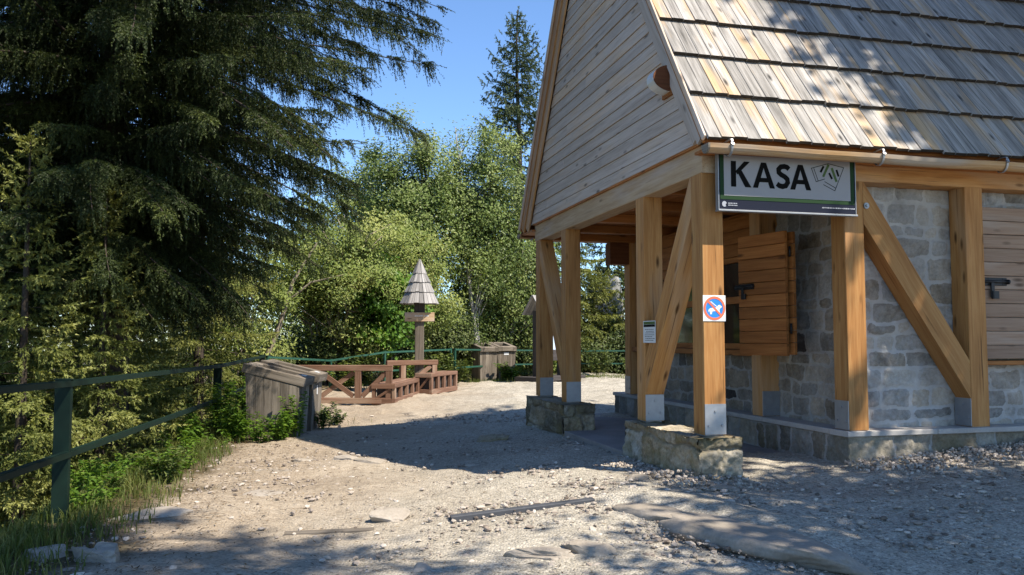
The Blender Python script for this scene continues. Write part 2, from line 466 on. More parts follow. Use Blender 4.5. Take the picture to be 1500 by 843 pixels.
# ------------------------------------------------------------------ ground
def ground_mat():
    t = NT('path_ground')
    tc = t.n('TexCoord').outputs['Object']
    zone = t.attr('zone', 1)
    sep = t.n('SeparateXYZ', Vector=zone)
    gravel, forest = sep.outputs[0], sep.outputs[1]
    a = t.noise(tc, 0.9, 5, 0.6, 0.3); b = t.noise(tc, 7, 5, 0.65); c = t.noise(tc, 55, 4, 0.7)
    vo = t.n('TexVoronoi', Vector=tc, Scale=52.0)
    vo2 = t.n('TexVoronoi', Vector=tc, Scale=120.0)
    cell = t.n('SeparateColor', Color=vo.outputs['Color']).outputs[0]
    cell2 = t.n('SeparateColor', Color=vo2.outputs['Color']).outputs[0]
    k = t.math('ADD', t.math('MULTIPLY', a, 0.4), t.math('ADD', t.math('MULTIPLY', b, 0.35), t.math('MULTIPLY', c, 0.25)))
    dirt = t.ramp(k, [(0.32, (0.21, 0.165, 0.117)), (0.5, (0.315, 0.26, 0.195)), (0.66, (0.42, 0.36, 0.28))])
    grit = t.ramp(k, [(0.32, (0.26, 0.237, 0.192)), (0.5, (0.375, 0.345, 0.285)), (0.66, (0.49, 0.455, 0.385))])
    col = t.mix(gravel, dirt, grit)
    pe = t.math('ADD', t.math('MULTIPLY', cell, 0.6), t.math('MULTIPLY', cell2, 0.4))
    pcol = t.ramp(pe, [(0.12, 0.42), (0.3, 0.82), (0.6, 1.0), (0.9, 1.35)])
    amt = t.math('ADD', 0.5, t.math('MULTIPLY', gravel, 0.45))
    col = t.mix(amt, col, t.mix(1.0, col, pcol, 'MULTIPLY'))
    fl = t.ramp(k, [(0.35, (0.05, 0.04, 0.025)), (0.55, (0.09, 0.075, 0.04)), (0.7, (0.07, 0.085, 0.03))])
    col = t.mix(forest, col, fl)
    h = t.math('ADD', t.math('MULTIPLY', c, 0.5), t.math('ADD', t.math('MULTIPLY', b, 0.8), t.math('MULTIPLY', vo.outputs['Distance'], -0.45)))
    return t.finish(col, 0.95, t.bump(h, 0.75, 0.03), 0.12)

def axis(*segs):
    out = []
    for a, b, st in segs:
        n = max(1, int(round((b - a) / st)))
        out += list(np.linspace(a, b, n, endpoint=False))
    out.append(segs[-1][1])
    return np.array(out)
gx = axis((-2600, -600, 250), (-600, -60, 60), (-60, -12, 4), (-12, -6, 0.3), (-6, 5, 0.055), (5, 9, 0.15), (9, 30, 1.5), (30, 60, 6), (60, 600, 60), (600, 2600, 250))
gy = axis((-300, -30, 45), (-30, -4, 3), (-4, 3.5, 0.4), (3.5, 11, 0.055), (11, 31, 0.1), (31, 36, 0.5), (36, 90, 5), (90, 900, 60), (900, 2600, 170))
GX, GY = np.meshgrid(gx, gy)
GZ = ground_z(GX, GY)
near = (GX > -6) & (GX < 7) & (GY > 3) & (GY < 31)
GZ = GZ + near * (0.035 * fbm(GX * 3, GY * 3, 21, 5) + 0.016 * fbm(GX * 14, GY * 14, 31, 3))
# worn hollows and ridges of the trodden path
GZ = GZ + near * (0.07 + 0.15 * sstep(11, 16, GY)) * np.clip(fbm(GX * 1.3 + 5, GY * 1.9, 41, 4), -0.1, 1)
# scoured hollow along the near side of the sandstone ledge, dust drifted up its back
t_ = np.clip(((GX - 0.93) * 0.82 + (GY - 5.78) * -1.06) / 1.796, 0, 1)
px_, py_ = 0.93 + 0.82 * t_, 5.78 - 1.06 * t_
sd_ = (GX - px_) * 0.79 + (GY - py_) * 0.61
dd_ = np.hypot(GX - px_, GY - py_)
GZ = GZ + near * (-0.075 * np.exp(-((sd_ + 0.13) / 0.07) ** 2) * (dd_ < 0.35) * np.sin(np.pi * np.clip(t_ * 1.05, 0, 1)) + 0.045 * np.exp(-((sd_ - 0.42) / 0.3) ** 2) * np.exp(-(np.clip(dd_ - 0.5, 0, None) / 0.2) ** 2))
V = np.stack([GX.ravel(), GY.ravel(), GZ.ravel()], 1)
nx, ny = len(gx), len(gy)
I = np.arange(nx * ny).reshape(ny, nx)
F = np.stack([I[:-1, :-1].ravel(), I[:-1, 1:].ravel(), I[1:, 1:].ravel(), I[1:, :-1].ravel()], 1)
me = np_mesh('ground', V, F, smooth=True)
zone = np.zeros((len(V), 3), np.float32)
x, y = V[:, 0], V[:, 1]
zone[:, 0] = np.clip(sstep(-2.4, 0.4, x + 1.4 * fbm(x * 0.8, y * 0.8, 5, 3)) + 0.25 * sstep(6, 4.5, y), 0, 1)
fx_ = fence_x(np.minimum(y, 19))
zone[:, 1] = np.clip(sstep(0.35, -0.15, x - fx_ - 0.5 + 0.9 * fbm(x * 2.2, y * 2.2, 6, 3)) + sstep(24.5, 27, y - 0.25 * np.abs(x - 2) + fbm(x, y, 8, 2)) * (x < 2.2) + sstep(29, 31, y), 0, 1)
a = me.attributes.new('zone', 'FLOAT_VECTOR', 'POINT')
a.data.foreach_set('vector', zone.ravel())
tag(link_mesh('ground', me, ground_mat()), 'sunlit stony dirt path and forest floor', kind='structure')

# ------------------------------------------------------------------ rocks
def ico(sub):
    t = (1 + 5 ** 0.5) / 2
    V = [(-1, t, 0), (1, t, 0), (-1, -t, 0), (1, -t, 0), (0, -1, t), (0, 1, t), (0, -1, -t), (0, 1, -t), (t, 0, -1), (t, 0, 1), (-t, 0, -1), (-t, 0, 1)]
    F = [(0, 11, 5), (0, 5, 1), (0, 1, 7), (0, 7, 10), (0, 10, 11), (1, 5, 9), (5, 11, 4), (11, 10, 2), (10, 7, 6), (7, 1, 8), (3, 9, 4), (3, 4, 2), (3, 2, 6), (3, 6, 8), (3, 8, 9), (4, 9, 5), (2, 4, 11), (6, 2, 10), (8, 6, 7), (9, 8, 1)]
    V = [unit(v) for v in V]
    for _ in range(sub):
        cache = {}; nf = []
        def mid(a, b):
            k = (min(a, b), max(a, b))
            if k not in cache:
                cache[k] = len(V); V.append(unit(V[a] + V[b]))
            return cache[k]
        for a, b, c in F:
            ab, bc, ca = mid(a, b), mid(b, c), mid(c, a)
            nf += [(a, ab, ca), (b, bc, ab), (c, ca, bc), (ab, bc, ca)]
        F = nf
    return np.array(V), np.array(F)
ICO0, ICO1, ICO2, ICO3 = ico(0), ico(1), ico(2), ico(3)

def noise3(P, s, o=3):
    return (fbm(P[:, 0] + 3.1, P[:, 1] + P[:, 2] * 0.7, s, o) + fbm(P[:, 1] - 1.7, P[:, 2] - P[:, 0] * 0.6, s + 5, o) + fbm(P[:, 2] + 0.3, P[:, 0] + P[:, 1] * 0.8, s + 9, o)) / 1.5

def rock_geo(size, seed, rough=0.35, flat=0.0, boxy=0.4, geo=None, cut=0.85):
    V, F = geo if geo is not None else ICO3
    P = V.copy()
    q = np.abs(P) ** (1 / (1 + boxy)) * np.sign(P)
    P = q * (0.5)
    d = 1 + rough * 2.0 * noise3(V * 1.3 + seed * 3.7, seed, 4)
    P = P * d[:, None]
    rs_ = np.random.RandomState(seed + 900)
    for _ in range(9):
        n_ = unit(rs_.normal(0, 1, 3) * (1, 1, 0.7)); o_ = rs_.uniform(0.27, 0.42)
        ex = np.clip(P @ n_ - o_, 0, None)
        P = P - ex[:, None] * n_ * cut
    P = P * (1 + 0.06 * noise3(V * 5 + seed, seed + 3, 3))[:, None]
    if flat:
        top = P[:, 2] > 0.5 * (1 - flat)
        P[top, 2] = 0.5 * (1 - flat) + (P[top, 2] - 0.5 * (1 - flat)) * 0.15
    P = P * np.asarray(size)
    return P, F

def rock(name, x, y, size, seed, rz=0.0, sink=0.35, mat='sandstone', flat=0.2, label=None, cat='rock', group=None, z=None, boxy=0.4, rough=0.35, cut=0.85):
    P, F = rock_geo(size, seed, rough, flat, boxy, cut=cut)
    me = np_mesh(name, P, F, np.full(len(P), 0.3 + 0.4 * random.random()), smooth=cut < 0.5)
    zz = (gz(x, y) if z is None else z) + size[2] * (0.5 - sink)
    o = link_mesh(name, me, M[mat], None, (x, y, zz))
    o.rotation_euler = (0, 0, rz)
    return tag(o, label, cat, group)

# ------------------------------------------------------------------ the ticket hut
hut = empty('ticket_hut', (HUT[0], HUT[1], 0.0), HYAW)
tag(hut, 'timber and stone ticket hut with steep plank roof and an open corner porch', 'hut')
ZB, ZT = 0.687, 2.918
W = 0.2
EY0, EY1, EZ, SL = -0.22, 5.70, 3.14, 1.484          # eaves and roof slope
RY = (EY0 + EY1) / 2; RZ = EZ + SL * (RY - EY0)
XEND = 7.6

def post(x, y, plate=None, z0=ZB, z1=ZT, wx=W, wy=W):
    m = MB(); m.box(x, x + wx, y, y + wy, z0 + 0.006, z1, 'z', 0.005)
    p = m.build('post', M['larch'], hut)
    if plate:
        k = MB()
        cx, cy = x + wx / 2, y + wy / 2
        if 'y' in plate:      # plate on the face towards the eave side
            k.box(x + 0.002, x + wx - 0.002, y - 0.006, y - 0.0005, z0 + 0.01, z0 + 0.265, 'z', 0.001)
            for (dx, dz) in ((0.0, 0.205), (-0.062, 0.085), (0.062, 0.085)):
                k.disc((cx + dx, y - 0.006, z0 + dz), (0, -1, 0), 0.011, 0.009, 8)
        if 'x' in plate:
            k.box(x - 0.006, x - 0.0005, y + 0.002, y + wy - 0.002, z0 + 0.01, z0 + 0.265, 'z', 0.001)
            for (dy, dz) in ((0.0, 0.205), (-0.062, 0.085), (0.062, 0.085)):
                k.disc((x - 0.006, cy + dy, z0 + dz), (-1, 0, 0), 0.011, 0.009, 8)
        k.box(x + 0.02, x + wx - 0.02, y + 0.02, y + wy - 0.02, z0 - 0.01, z0 + 0.004, 'x', 0.001)
        k.build('base_plate', M['zinc'], p)
    return p
post(0, 0, 'y')
post(0, 1.232, 'y'); post(0, 3.735, 'y'); post(0, 4.94, 'y')
post(1.40, 0, 'x'); post(2.70, 0, 'x'); post(4.45, 0, 'x')
post(1.40, 1.42, 'y', wx=0.22); post(1.40, 5.0, 'x')

def brace(p0, p1, w, h, up):
    m = MB(); m.bar(p0, p1, w, h, up, 0.005); return m.build('brace', M['larch'], hut)
# gable braces: foot at the inner post, head at the outer post
def brace_poly(pts, n, th, grain):
    m = MB(); m.slab(pts, n, th, grain); return m.build('brace', M['larch'], hut)
BR = [(1.230, 1.30), (1.230, 0.957), (1.214, 0.957), (0.202, 2.58), (0.202, 2.914), (0.222, 2.914)]
brace_poly([(0.004, y, z) for y, z in BR], (1, 0, 0), 0.185, (0, -0.53, 0.85))
brace_poly([(0.004, 3.937 + (1.230 - y) * 0.974, z) for y, z in BR], (1, 0, 0), 0.185, (0, 0.53, 0.85))
# eave-side brace
brace_poly([(2.698, 0.004, 1.30), (2.698, 0.004, 0.957), (1.602, 0.004, 2.54), (1.602, 0.004, 2.914), (1.612, 0.004, 2.914)], (0, 1, 0), 0.185, (-0.57, 0, 0.82))
b = MB(); b.disc((1.63, 0.004, 2.70), (0, -1, 0), 0.028, 0.012, 14); b.disc((1.63, -0.006, 2.70), (0, -1, 0), 0.013, 0.014, 6)
b.build('bolt', M['zinc'], hut)

# top beams
b = MB(); b.box(0.0, 0.2, -0.02, 5.18, ZT, 3.16, 'y', 0.006); b.build('tie_beam', M['tie'], hut)
b = MB(); b.box(0.2, XEND, 0.0, 0.2, ZT, 3.105, 'x', 0.006); b.build('wall_plate', M['larch'], hut)
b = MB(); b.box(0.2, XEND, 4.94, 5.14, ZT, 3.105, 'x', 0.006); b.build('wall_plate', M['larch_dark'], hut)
b = MB(); b.box(1.1, 1.395, 5.0, 5.2, 2.60, ZT - 0.004, 'x', 0.006); b.build('corbel', M['edge'], hut)
b = MB()
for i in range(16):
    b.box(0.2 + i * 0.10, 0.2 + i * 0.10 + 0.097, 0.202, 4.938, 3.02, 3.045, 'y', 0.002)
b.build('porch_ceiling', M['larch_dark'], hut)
b = MB()
for yy in (1.0, 2.0, 3.0, 4.0):
    b.box(0.2, 1.75, yy, yy + 0.12, ZT + 0.0, 3.018, 'x', 0.004)
b.build('joist', M['larch_dark'], hut)

# gable cladding
b = MB()
z = 3.166; bh = 0.134
k = 0
while z < RZ - 0.06:
    z1 = min(z + bh, RZ - 0.03)
    def ends(q):
        return EY0 + (q - EZ) / SL + 0.13, EY1 - (q - EZ) / SL - 0.42
    a0, c0 = ends(z); a1, c1 = ends(z1)
    if c1 - a1 < 0.02: c1 = a1 = (a1 + c1) / 2; a1 -= 0.01; c1 += 0.01
    cuts = []
    if k % 3 == 1 and c0 - a0 > 2.5: cuts = [a0 + (c0 - a0) * random.uniform(0.55, 0.9)]
    L0 = [a0] + cuts + [c0]; L1 = [a1] + cuts + [c1]
    for i in range(len(L0) - 1):
        g = 0.0015
        ya, yb, yc, yd = L0[i] + g, L0[i + 1] - g, L1[i + 1] - g, L1[i] + g
        dx = random.uniform(-0.003, 0.003)
        Vv = [(-0.034 + dx, ya, z + 0.003), (-0.034 + dx, yb, z + 0.003), (-0.026 + dx, yc, z1 - 0.003), (-0.026 + dx, yd, z1 - 0.003), (0.0, ya, z + 0.003), (0.0, yb, z + 0.003), (0.0, yc, z1 - 0.003), (0.0, yd, z1 - 0.003)]
        Ff = [[0, 3, 2, 1], [4, 5, 6, 7], [0, 1, 5, 4], [1, 2, 6, 5], [2, 3, 7, 6], [3, 0, 4, 7]]
        b.add(Vv, Ff, [(v[1], v[2], v[0]) for v in Vv])
    z = z1; k += 1
b.build('gable_cladding', M['gable'], hut)
b = MB(); b.slab([(0.002, EY0 + 0.2, 3.162), (0.002, EY1 - 0.5, 3.162), (0.002, RY, RZ - 0.12)], (1, 0, 0), 0.12, (0, 1, 0)); b.build('gable_wall', M['dark_old'], hut)
b = MB(); b.box(-0.028, -0.002, -0.01, 5.15, 3.150, 3.172, 'y', 0.001); b.build('drip_strip', M['larch_dark'], hut)

# roof slopes
ang = math.atan(SL); ca, sa = math.cos(ang), math.sin(ang)
LEN = (RY - EY0) / ca
def slope(side):
    base = np.array([0, EY0 if side > 0 else EY1, EZ])
    e = np.array([0, side * ca, sa]); nrm = np.array([0, -side * sa, ca])
    X = np.array([1.0, 0, 0])
    d = MB()
    d.slab([base + X * -0.088, base + X * XEND, base + X * XEND + e * LEN, base + X * -0.088 + e * LEN], -nrm, 0.028, (1, 0, 0))
    deck = d.build('roof_deck', M['larch_dark'], hut)
    sh = MB()
    bw = 0.1215; nb = int((XEND + 0.083) / bw)
    for c in range(10):
        a0 = c * 0.5375 + (0.0 if c else -0.02)
        if a0 > LEN - 0.1: break
        ln = min(0.64, LEN - a0 + 0.02)
        for i in range(nb):
            x0 = -0.083 + i * bw
            p0 = base + X * (x0 + bw / 2) + e * (a0 + random.uniform(-0.011, 0.011)) + nrm * (0.060 + random.uniform(0, 0.008))
            p1 = base + X * (x0 + bw / 2) + e * (a0 + ln) + nrm * 0.018
            ax = unit(p1 - p0)
            sh.prism(p0, ax, X * 1.0, np.cross(ax, X) * 1.0, np.linalg.norm(p1 - p0), bw - random.uniform(0.004, 0.009), 0.030, 0.002)
            sh.M[-10] = 1  # lower butt face gets the end grain with the shadow line painted in
    sh.build('roof_boards', [M['roof'], M['end_grain_shade']], hut)
    bb = MB()
    # barge board under the verge and the strip against the cladding
    P = base - nrm * 0.115 + X * -0.074
    bb.prism(P + e * 0.06 + nrm * (0.05 if side > 0 else 0.0), e, nrm, X, LEN - 0.05, 0.07 if side > 0 else 0.17, 0.024, 0.002)
    if side < 0: bb.prism(P + e * 0.16 - nrm * 0.175 + X * 0.012, e, nrm, X, LEN - 0.30, 0.17, 0.022, 0.002)
    bb.build('barge_board', M['gable' if side > 0 else 'larch'], hut)
    st = MB()
    P = base - nrm * 0.115 + X * -0.048
    st.prism(P + e * 0.16, e, nrm, X, LEN - 0.17, 0.165, 0.022, 0.002)
    st.build('verge_board', M['gable' if side > 0 else 'larch'], hut)
    ve = MB()
    P = base + nrm * 0.032 + X * -0.095
    ve.prism(P, e, nrm, X, LEN, 0.055, 0.02, 0.002)
    ve.build('verge_strip', M['gable'], hut)
    f = MB()
    yf = (EY0 + 0.012) if side > 0 else (EY1 - 0.012)
    f.box(-0.068, XEND, yf - 0.012, yf + 0.012, EZ - 0.10, EZ - 0.005, 'x', 0.002)
    f.build('fascia', M['edge'], hut)
    so = MB()
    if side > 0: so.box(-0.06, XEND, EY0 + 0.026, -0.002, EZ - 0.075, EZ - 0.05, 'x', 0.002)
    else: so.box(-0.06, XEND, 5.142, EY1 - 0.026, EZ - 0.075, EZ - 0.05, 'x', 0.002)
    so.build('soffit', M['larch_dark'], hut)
    # wooden half round gutter
    g = MB()
    yc = (EY0 - 0.055) if side > 0 else (EY1 + 0.055)
    zc = EZ - 0.055
    prof = [(0.058 * math.cos(t), 0.062 * math.sin(t)) for t in np.linspace(math.pi, 2 * math.pi, 9)]
    prof = [(-0.060, 0.012)] + prof + [(0.060, 0.012)]
    inner = [(p[0] * 0.72, p[1] * 0.72 + 0.003) for p in prof[::-1]]
    inner[0] = (0.044, 0.012); inner[-1] = (-0.044, 0.012)
    sec = prof + inner
    xs = np.linspace(-0.10, XEND, 24)
    Vv = []; Gg = []
    for xx in xs:
        wob = 0.003 * math.sin(xx * 5.1) + 0.004 * math.sin(xx * 1.7 + 1)
        for (p, q) in sec:
            Vv.append((xx, yc + p, zc + q + wob)); Gg.append((xx, p, q))
    m_ = len(sec); Ff = []
    for i in range(len(xs) - 1):
        for j in range(m_):
            j2 = (j + 1) % m_
            Ff.append([i * m_ + j, (i + 1) * m_ + j, (i + 1) * m_ + j2, i * m_ + j2])
    g.add(Vv, Ff, Gg)
    gut = g.build('gutter', M['gutter'], hut)
    for xe in (-0.104, XEND - 0.004):
        g = MB(); g.slab([(xe, yc + 1.06 * p, zc + 1.06 * q) for p, q in prof], (1, 0, 0), 0.018, (0, 1, 0))
        g.build('gutter_end', M['old'], gut)
    for xb in (0.11, 1.56, 2.86, 4.2, 5.6, 7.0):
        k = MB()
        pts = [(xb, yc + side * 0.075, zc + 0.05), (xb, yc + side * 0.0, zc + 0.058)] + [(xb, yc - side * 0.068 * math.cos(t), zc + 0.008 + 0.085 * math.sin(-t)) for t in np.linspace(-0.6, 2.6, 14)]
        for p0, p1 in zip(pts[:-1], pts[1:]):
            k.bar(p0, p1, 0.022, 0.005, (0.01, 0.2, 1), 0.001)
        k.disc((xb, yc - side * 0.066, zc + 0.012), (0, -side, 0.6), 0.016, 0.01, 10)
        k.build('gutter_bracket', M['zinc'], gut)
slope(1); slope(-1)
b = MB(); b.box(-0.17, XEND, RY - 0.09, RY + 0.09, RZ + 0.02, RZ + 0.055, 'x', 0.004); b.build('ridge_board', M['roof'], hut)

# ---- rubble walls: one continuous uneven surface, stones and joints cut into it
class SB:
    def __init__(s): s.V = []; s.F = []; s.S = []; s.J = []; s.n = 0
    def face(s, O_, A, N, width, height, seed, hmin=0.12, hmax=0.22, wmin=0.16, wmax=0.46, step=0.014, rough=1.0, joint=0.010, Z=(0, 0, 1.0), depth=0.006):
        rs = np.random.RandomState(seed)
        O_ = np.asarray(O_, float); A = unit(A); N = unit(N); Zv_ = np.asarray(Z, float)
        nx_ = max(2, int(width / step)); nz_ = max(2, int(height / step))
        X, Z_ = np.meshgrid(np.linspace(0, width, nx_), np.linspace(0, height, nz_))
        xw = X + 0.10 * fbm(X * 4 + seed, Z_ * 5, seed, 3) + 0.03 * fbm(X * 18, Z_ * 18, seed + 2, 3)
        zw = Z_ + 0.12 * fbm(X * 3.0 + 9, Z_ * 4 + seed, seed + 1, 3) + 0.03 * fbm(X * 18 + 3, Z_ * 18, seed + 4, 3)
        hb = [-0.06]
        while hb[-1] < height + 0.1: hb.append(hb[-1] + rs.uniform(hmin, hmax))
        hb = np.array(hb); row = np.clip(np.searchsorted(hb, zw) - 1, 0, len(hb) - 2)
        dz = np.minimum(zw - hb[row], hb[row + 1] - zw)
        dx = np.zeros_like(X); sd = np.zeros_like(X); cx = np.zeros_like(X); ti = np.zeros_like(X); hi = np.zeros_like(X)
        for r in range(len(hb) - 1):
            wb_ = [-rs.uniform(0.0, 0.3) - 0.1]
            while wb_[-1] < width + 0.2: wb_.append(wb_[-1] + rs.uniform(wmin, wmax) * (0.7 + 0.6 * rs.rand()))
            wb_ = np.array(wb_); m = row == r
            if not m.any(): continue
            i = np.clip(np.searchsorted(wb_, xw[m]) - 1, 0, len(wb_) - 2)
            dx[m] = np.minimum(xw[m] - wb_[i], wb_[i + 1] - xw[m])
            a, b, c = rs.rand(len(wb_)), rs.uniform(-1, 1, len(wb_)), rs.uniform(-1, 1, len(wb_))
            sd[m] = a[i]; cx[m] = xw[m] - (wb_[i] + wb_[i + 1]) / 2; ti[m] = b[i]; hi[m] = c[i]
        d = np.minimum(dx, dz) - 0.5 * np.clip(0.03 - np.maximum(dx, dz) * 0.6, 0, 0.03)
        jt = 1 - sstep(joint * 0.4, joint * 1.7, d)
        bump_ = 0.045 * fbm(X * 8 + 5, Z_ * 8, seed + 6, 4) + 0.024 * fbm(X * 34, Z_ * 34 + 2, seed + 7, 3)
        h = 0.007 * hi + 0.05 * ti * cx + bump_ * rough
        h = h * (1 - 0.75 * jt) - depth * jt * (0.55 + 0.9 * fbm(X * 4, Z_ * 4, seed + 9, 2)) - 0.5 * depth * (1 - sstep(0.0, 0.035, d))
        V = O_ + X.ravel()[:, None] * A + Z_.ravel()[:, None] * Zv_ + h.ravel()[:, None] * N
        I = np.arange(nx_ * nz_).reshape(nz_, nx_)
        F = np.stack([I[:-1, :-1].ravel(), I[:-1, 1:].ravel(), I[1:, 1:].ravel(), I[1:, :-1].ravel()], 1)
        if np.dot(np.cross(A, Zv_), N) < 0: F = F[:, ::-1]
        s.V.append(V); s.F.append(F + s.n); s.n += len(V); s.S.append(sd.ravel()); s.J.append(jt.ravel())
    def build(s, name, mat, parent):
        me = np_mesh(name, np.concatenate(s.V), np.concatenate(s.F), np.concatenate(s.S), smooth=True)
        a = me.attributes.new('joint', 'FLOAT', 'POINT'); a.data.foreach_set('value', np.concatenate(s.J).astype(np.float32))
        return link_mesh(name, me, mat, parent)
HW = ZT - ZB
b = SB(); b.face((1.58, 0.2, ZB - 0.03), (1, 0, 0), (0, -1, 0), 6.0, HW + 0.03, 11, step=0.016, joint=0.013, rough=1.3); b.build('stone_wall', M['wall_stone'], hut)
b = SB(); b.face((1.6, 1.66, ZB - 0.03), (0, -1, 0), (-1, 0, 0), 1.47, HW + 0.03, 12); b.build('stone_wall', M['porch_stone'], hut)
b = SB(); b.face((1.6, 5.0, ZB - 0.03), (0, -1, 0), (-1, 0, 0), 3.34, 0.66, 13); b.build('stone_wall', M['porch_stone'], hut)
# rear walls, plain, out of the picture
b = MB(); b.box(1.75, XEND - 0.1, 4.95, 5.10, 0.3, ZT, 'x', 0.01); b.box(XEND - 0.1, XEND + 0.02, 0.25, 5.1, 0.3, 5.2, 'y', 0.01); b.box(1.66, 1.75, 0.26, 5.0, 0.3, ZT, 'y', 0.01)
b.build('rear_wall', M['mortar'], hut)

# plinth with coping
def plinth():
    st = SB()
    st.face((1.385, 0.0, 0.20), (1, 0, 0), (0, -1, 0), 6.2, 0.445, 21, 0.24, 0.46, 0.2, 0.46, 0.016, 1.2, 0.012)
    st.face((1.385, 5.6, 0.20), (0, -1, 0), (-1, 0, 0), 5.6, 0.445, 22, 0.18, 0.4, 0.18, 0.4, 0.016, 1.0, 0.012)
    p = st.build('plinth', M['plinth_stone'], hut)
    c = MB()
    x = 1.362
    while x < XEND:
        x2 = min(x + random.uniform(0.9, 1.3), XEND)
        c.box(x, x2 - 0.006, -0.032, 0.24, 0.640, 0.688, 'x', 0.006); x = x2
    y = 0.246
    while y < 5.6:
        y2 = min(y + random.uniform(0.8, 1.2), 5.62)
        c.box(1.362, 1.64, y, y2 - 0.006, 0.640, 0.688, 'y', 0.006); y = y2
    c.build('coping', M['coping'], p)
plinth()

# timber infill and the ticket windows
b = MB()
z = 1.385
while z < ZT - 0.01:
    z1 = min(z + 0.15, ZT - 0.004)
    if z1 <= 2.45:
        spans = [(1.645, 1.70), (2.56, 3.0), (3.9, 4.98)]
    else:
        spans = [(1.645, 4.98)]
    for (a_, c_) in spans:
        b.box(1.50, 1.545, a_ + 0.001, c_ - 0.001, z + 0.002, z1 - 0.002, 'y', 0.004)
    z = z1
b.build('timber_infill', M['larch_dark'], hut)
b = MB(); b.box(1.42, 1.60, 1.66, 4.99, 1.315, 1.38, 'y', 0.005); b.build('window_sill', M['larch_dark'], hut)
def window(y0, y1):
    f = MB()
    for (a_, c_) in ((y0, y0 + 0.06), (y1 - 0.06, y1)): f.box(1.485, 1.555, a_, c_, 1.383, 2.43, 'z', 0.004)
    f.box(1.485, 1.555, y0 + 0.062, y1 - 0.062, 2.37, 2.43, 'y', 0.004)
    f.box(1.485, 1.555, y0 + 0.062, y1 - 0.062, 1.383, 1.45, 'y', 0.004)
    f.box(1.487, 1.553, y0 + 0.062, y1 - 0.062, 1.90, 1.98, 'y', 0.004)
    w = f.build('window', M['larch_dark'], hut)
    p = MB(); p.box(1.530, 1.538, y0 + 0.055, y1 - 0.055, 1.44, 2.38, 'z', 0.001); p.build('pane', M['glass'], w)
window(1.70, 2.56); window(3.0, 3.9)

# shutters
def bolt_geo(k, P, A, Z_, N, s=1.0):
    """black slide bolt: bar along A, drop handle along -Z"""
    P = np.asarray(P, float)
    k.prism(P - A * 0.005 * s, A, Z_, N, 0.21 * s, 0.062 * s, 0.012 * s, 0.003)
    k.tube([P - A * 0.055 * s + N * 0.016 * s, P + A * 0.2 * s + N * 0.016 * s], 0.011 * s, 8)
    k.prism(P - A * 0.07 * s + N * 0.0, A, Z_, N, 0.06 * s, 0.05 * s, 0.02 * s, 0.004)
    k.prism(P + A * 0.055 * s + N * 0.018 * s - Z_ * 0.01, -Z_, A, N, 0.115 * s, 0.032 * s, 0.014 * s, 0.003)
    k.prism(P + A * 0.075 * s + N * 0.022 * s - Z_ * 0.075 * s, -Z_, A, N, 0.06 * s, 0.06 * s, 0.03 * s, 0.008)
    k.tube([P + A * 0.2 * s + N * 0.016 * s, P + A * 0.215 * s + N * 0.016 * s], 0.02 * s, 8)
    for da in (0.03, 0.17):
        for dz in (-0.022, 0.022):
            k.disc(P + A * da * s + Z_ * dz * s + N * 0.006 * s, N, 0.006 * s, 0.004 * s, 6)

Zv = np.array([0, 0, 1.0])
# open ticket shutter: hinge edge near post, two folded leaves
def leaf(P, A, N, width, z0, z1, nb, mat, name='shutter', th=0.035):
    b = MB()
    h = (z1 - z0) / nb
    for i in range(nb):
        b.prism(P + Zv * (z0 + (i + 0.5) * h) , A, Zv, N, width, h - random.uniform(0.003, 0.006), th - random.uniform(0, 0.003), 0.004)
    for t_ in (0.12, 0.82):
        b.prism(P + A * width * t_ + Zv * (z0 + 0.04) - N * (th / 2 + 0.012), Zv, A, N, z1 - z0 - 0.08, 0.07, 0.022, 0.003)
    return b.build(name, M[mat], hut)
pr = np.array([1.255, 0.70, 0.0]); pl = np.array([1.10, 1.31, 0.0])
A_ = unit(pr - pl); wd = np.linalg.norm(pr - pl)
N_ = unit(np.cross(A_, Zv)); N_ = N_ if N_[0] < 0 else -N_
s1 = leaf(pl, A_, N_, wd, 1.335, 2.555, 10, 'larch_dark')
s2 = leaf(pl - N_ * 0.075 + A_ * 0.02, A_, N_, wd + 0.01, 1.345, 2.545, 10, 'larch_dark')
k = MB(); bolt_geo(k, pl + A_ * 0.02 + Zv * 2.03 + N_ * 0.022, A_, Zv, N_, 0.95); k.build('bolt', M['iron'], s1)
k = MB()
for zz in (1.55, 2.30):
    k = MB(); k.tube([pr - N_ * 0.035 + A_ * 0.012 + Zv * zz, pr - N_ * 0.035 + A_ * 0.012 + Zv * (zz + 0.10)], 0.011, 8)
    k.build('hinge', M['iron'], s1)
# closed shutter on the eave side
s3 = leaf(np.array([2.925, 0.085, 0.0]), np.array([1.0, 0, 0]), np.array([0, -1.0, 0]), 1.40, 1.31, 2.755, 11, 'shutter_grey')
k = MB(); bolt_geo(k, np.array([2.955, 0.062, 2.04]), np.array([1.0, 0, 0]), Zv, np.array([0, -1.0, 0]), 1.2); k.build('bolt', M['iron'], s3)
b = MB(); b.box(2.925, 4.33, 0.06, 0.22, 1.255, 1.295, 'x', 0.004); b.build('window_sill', M['larch_dark'], hut)

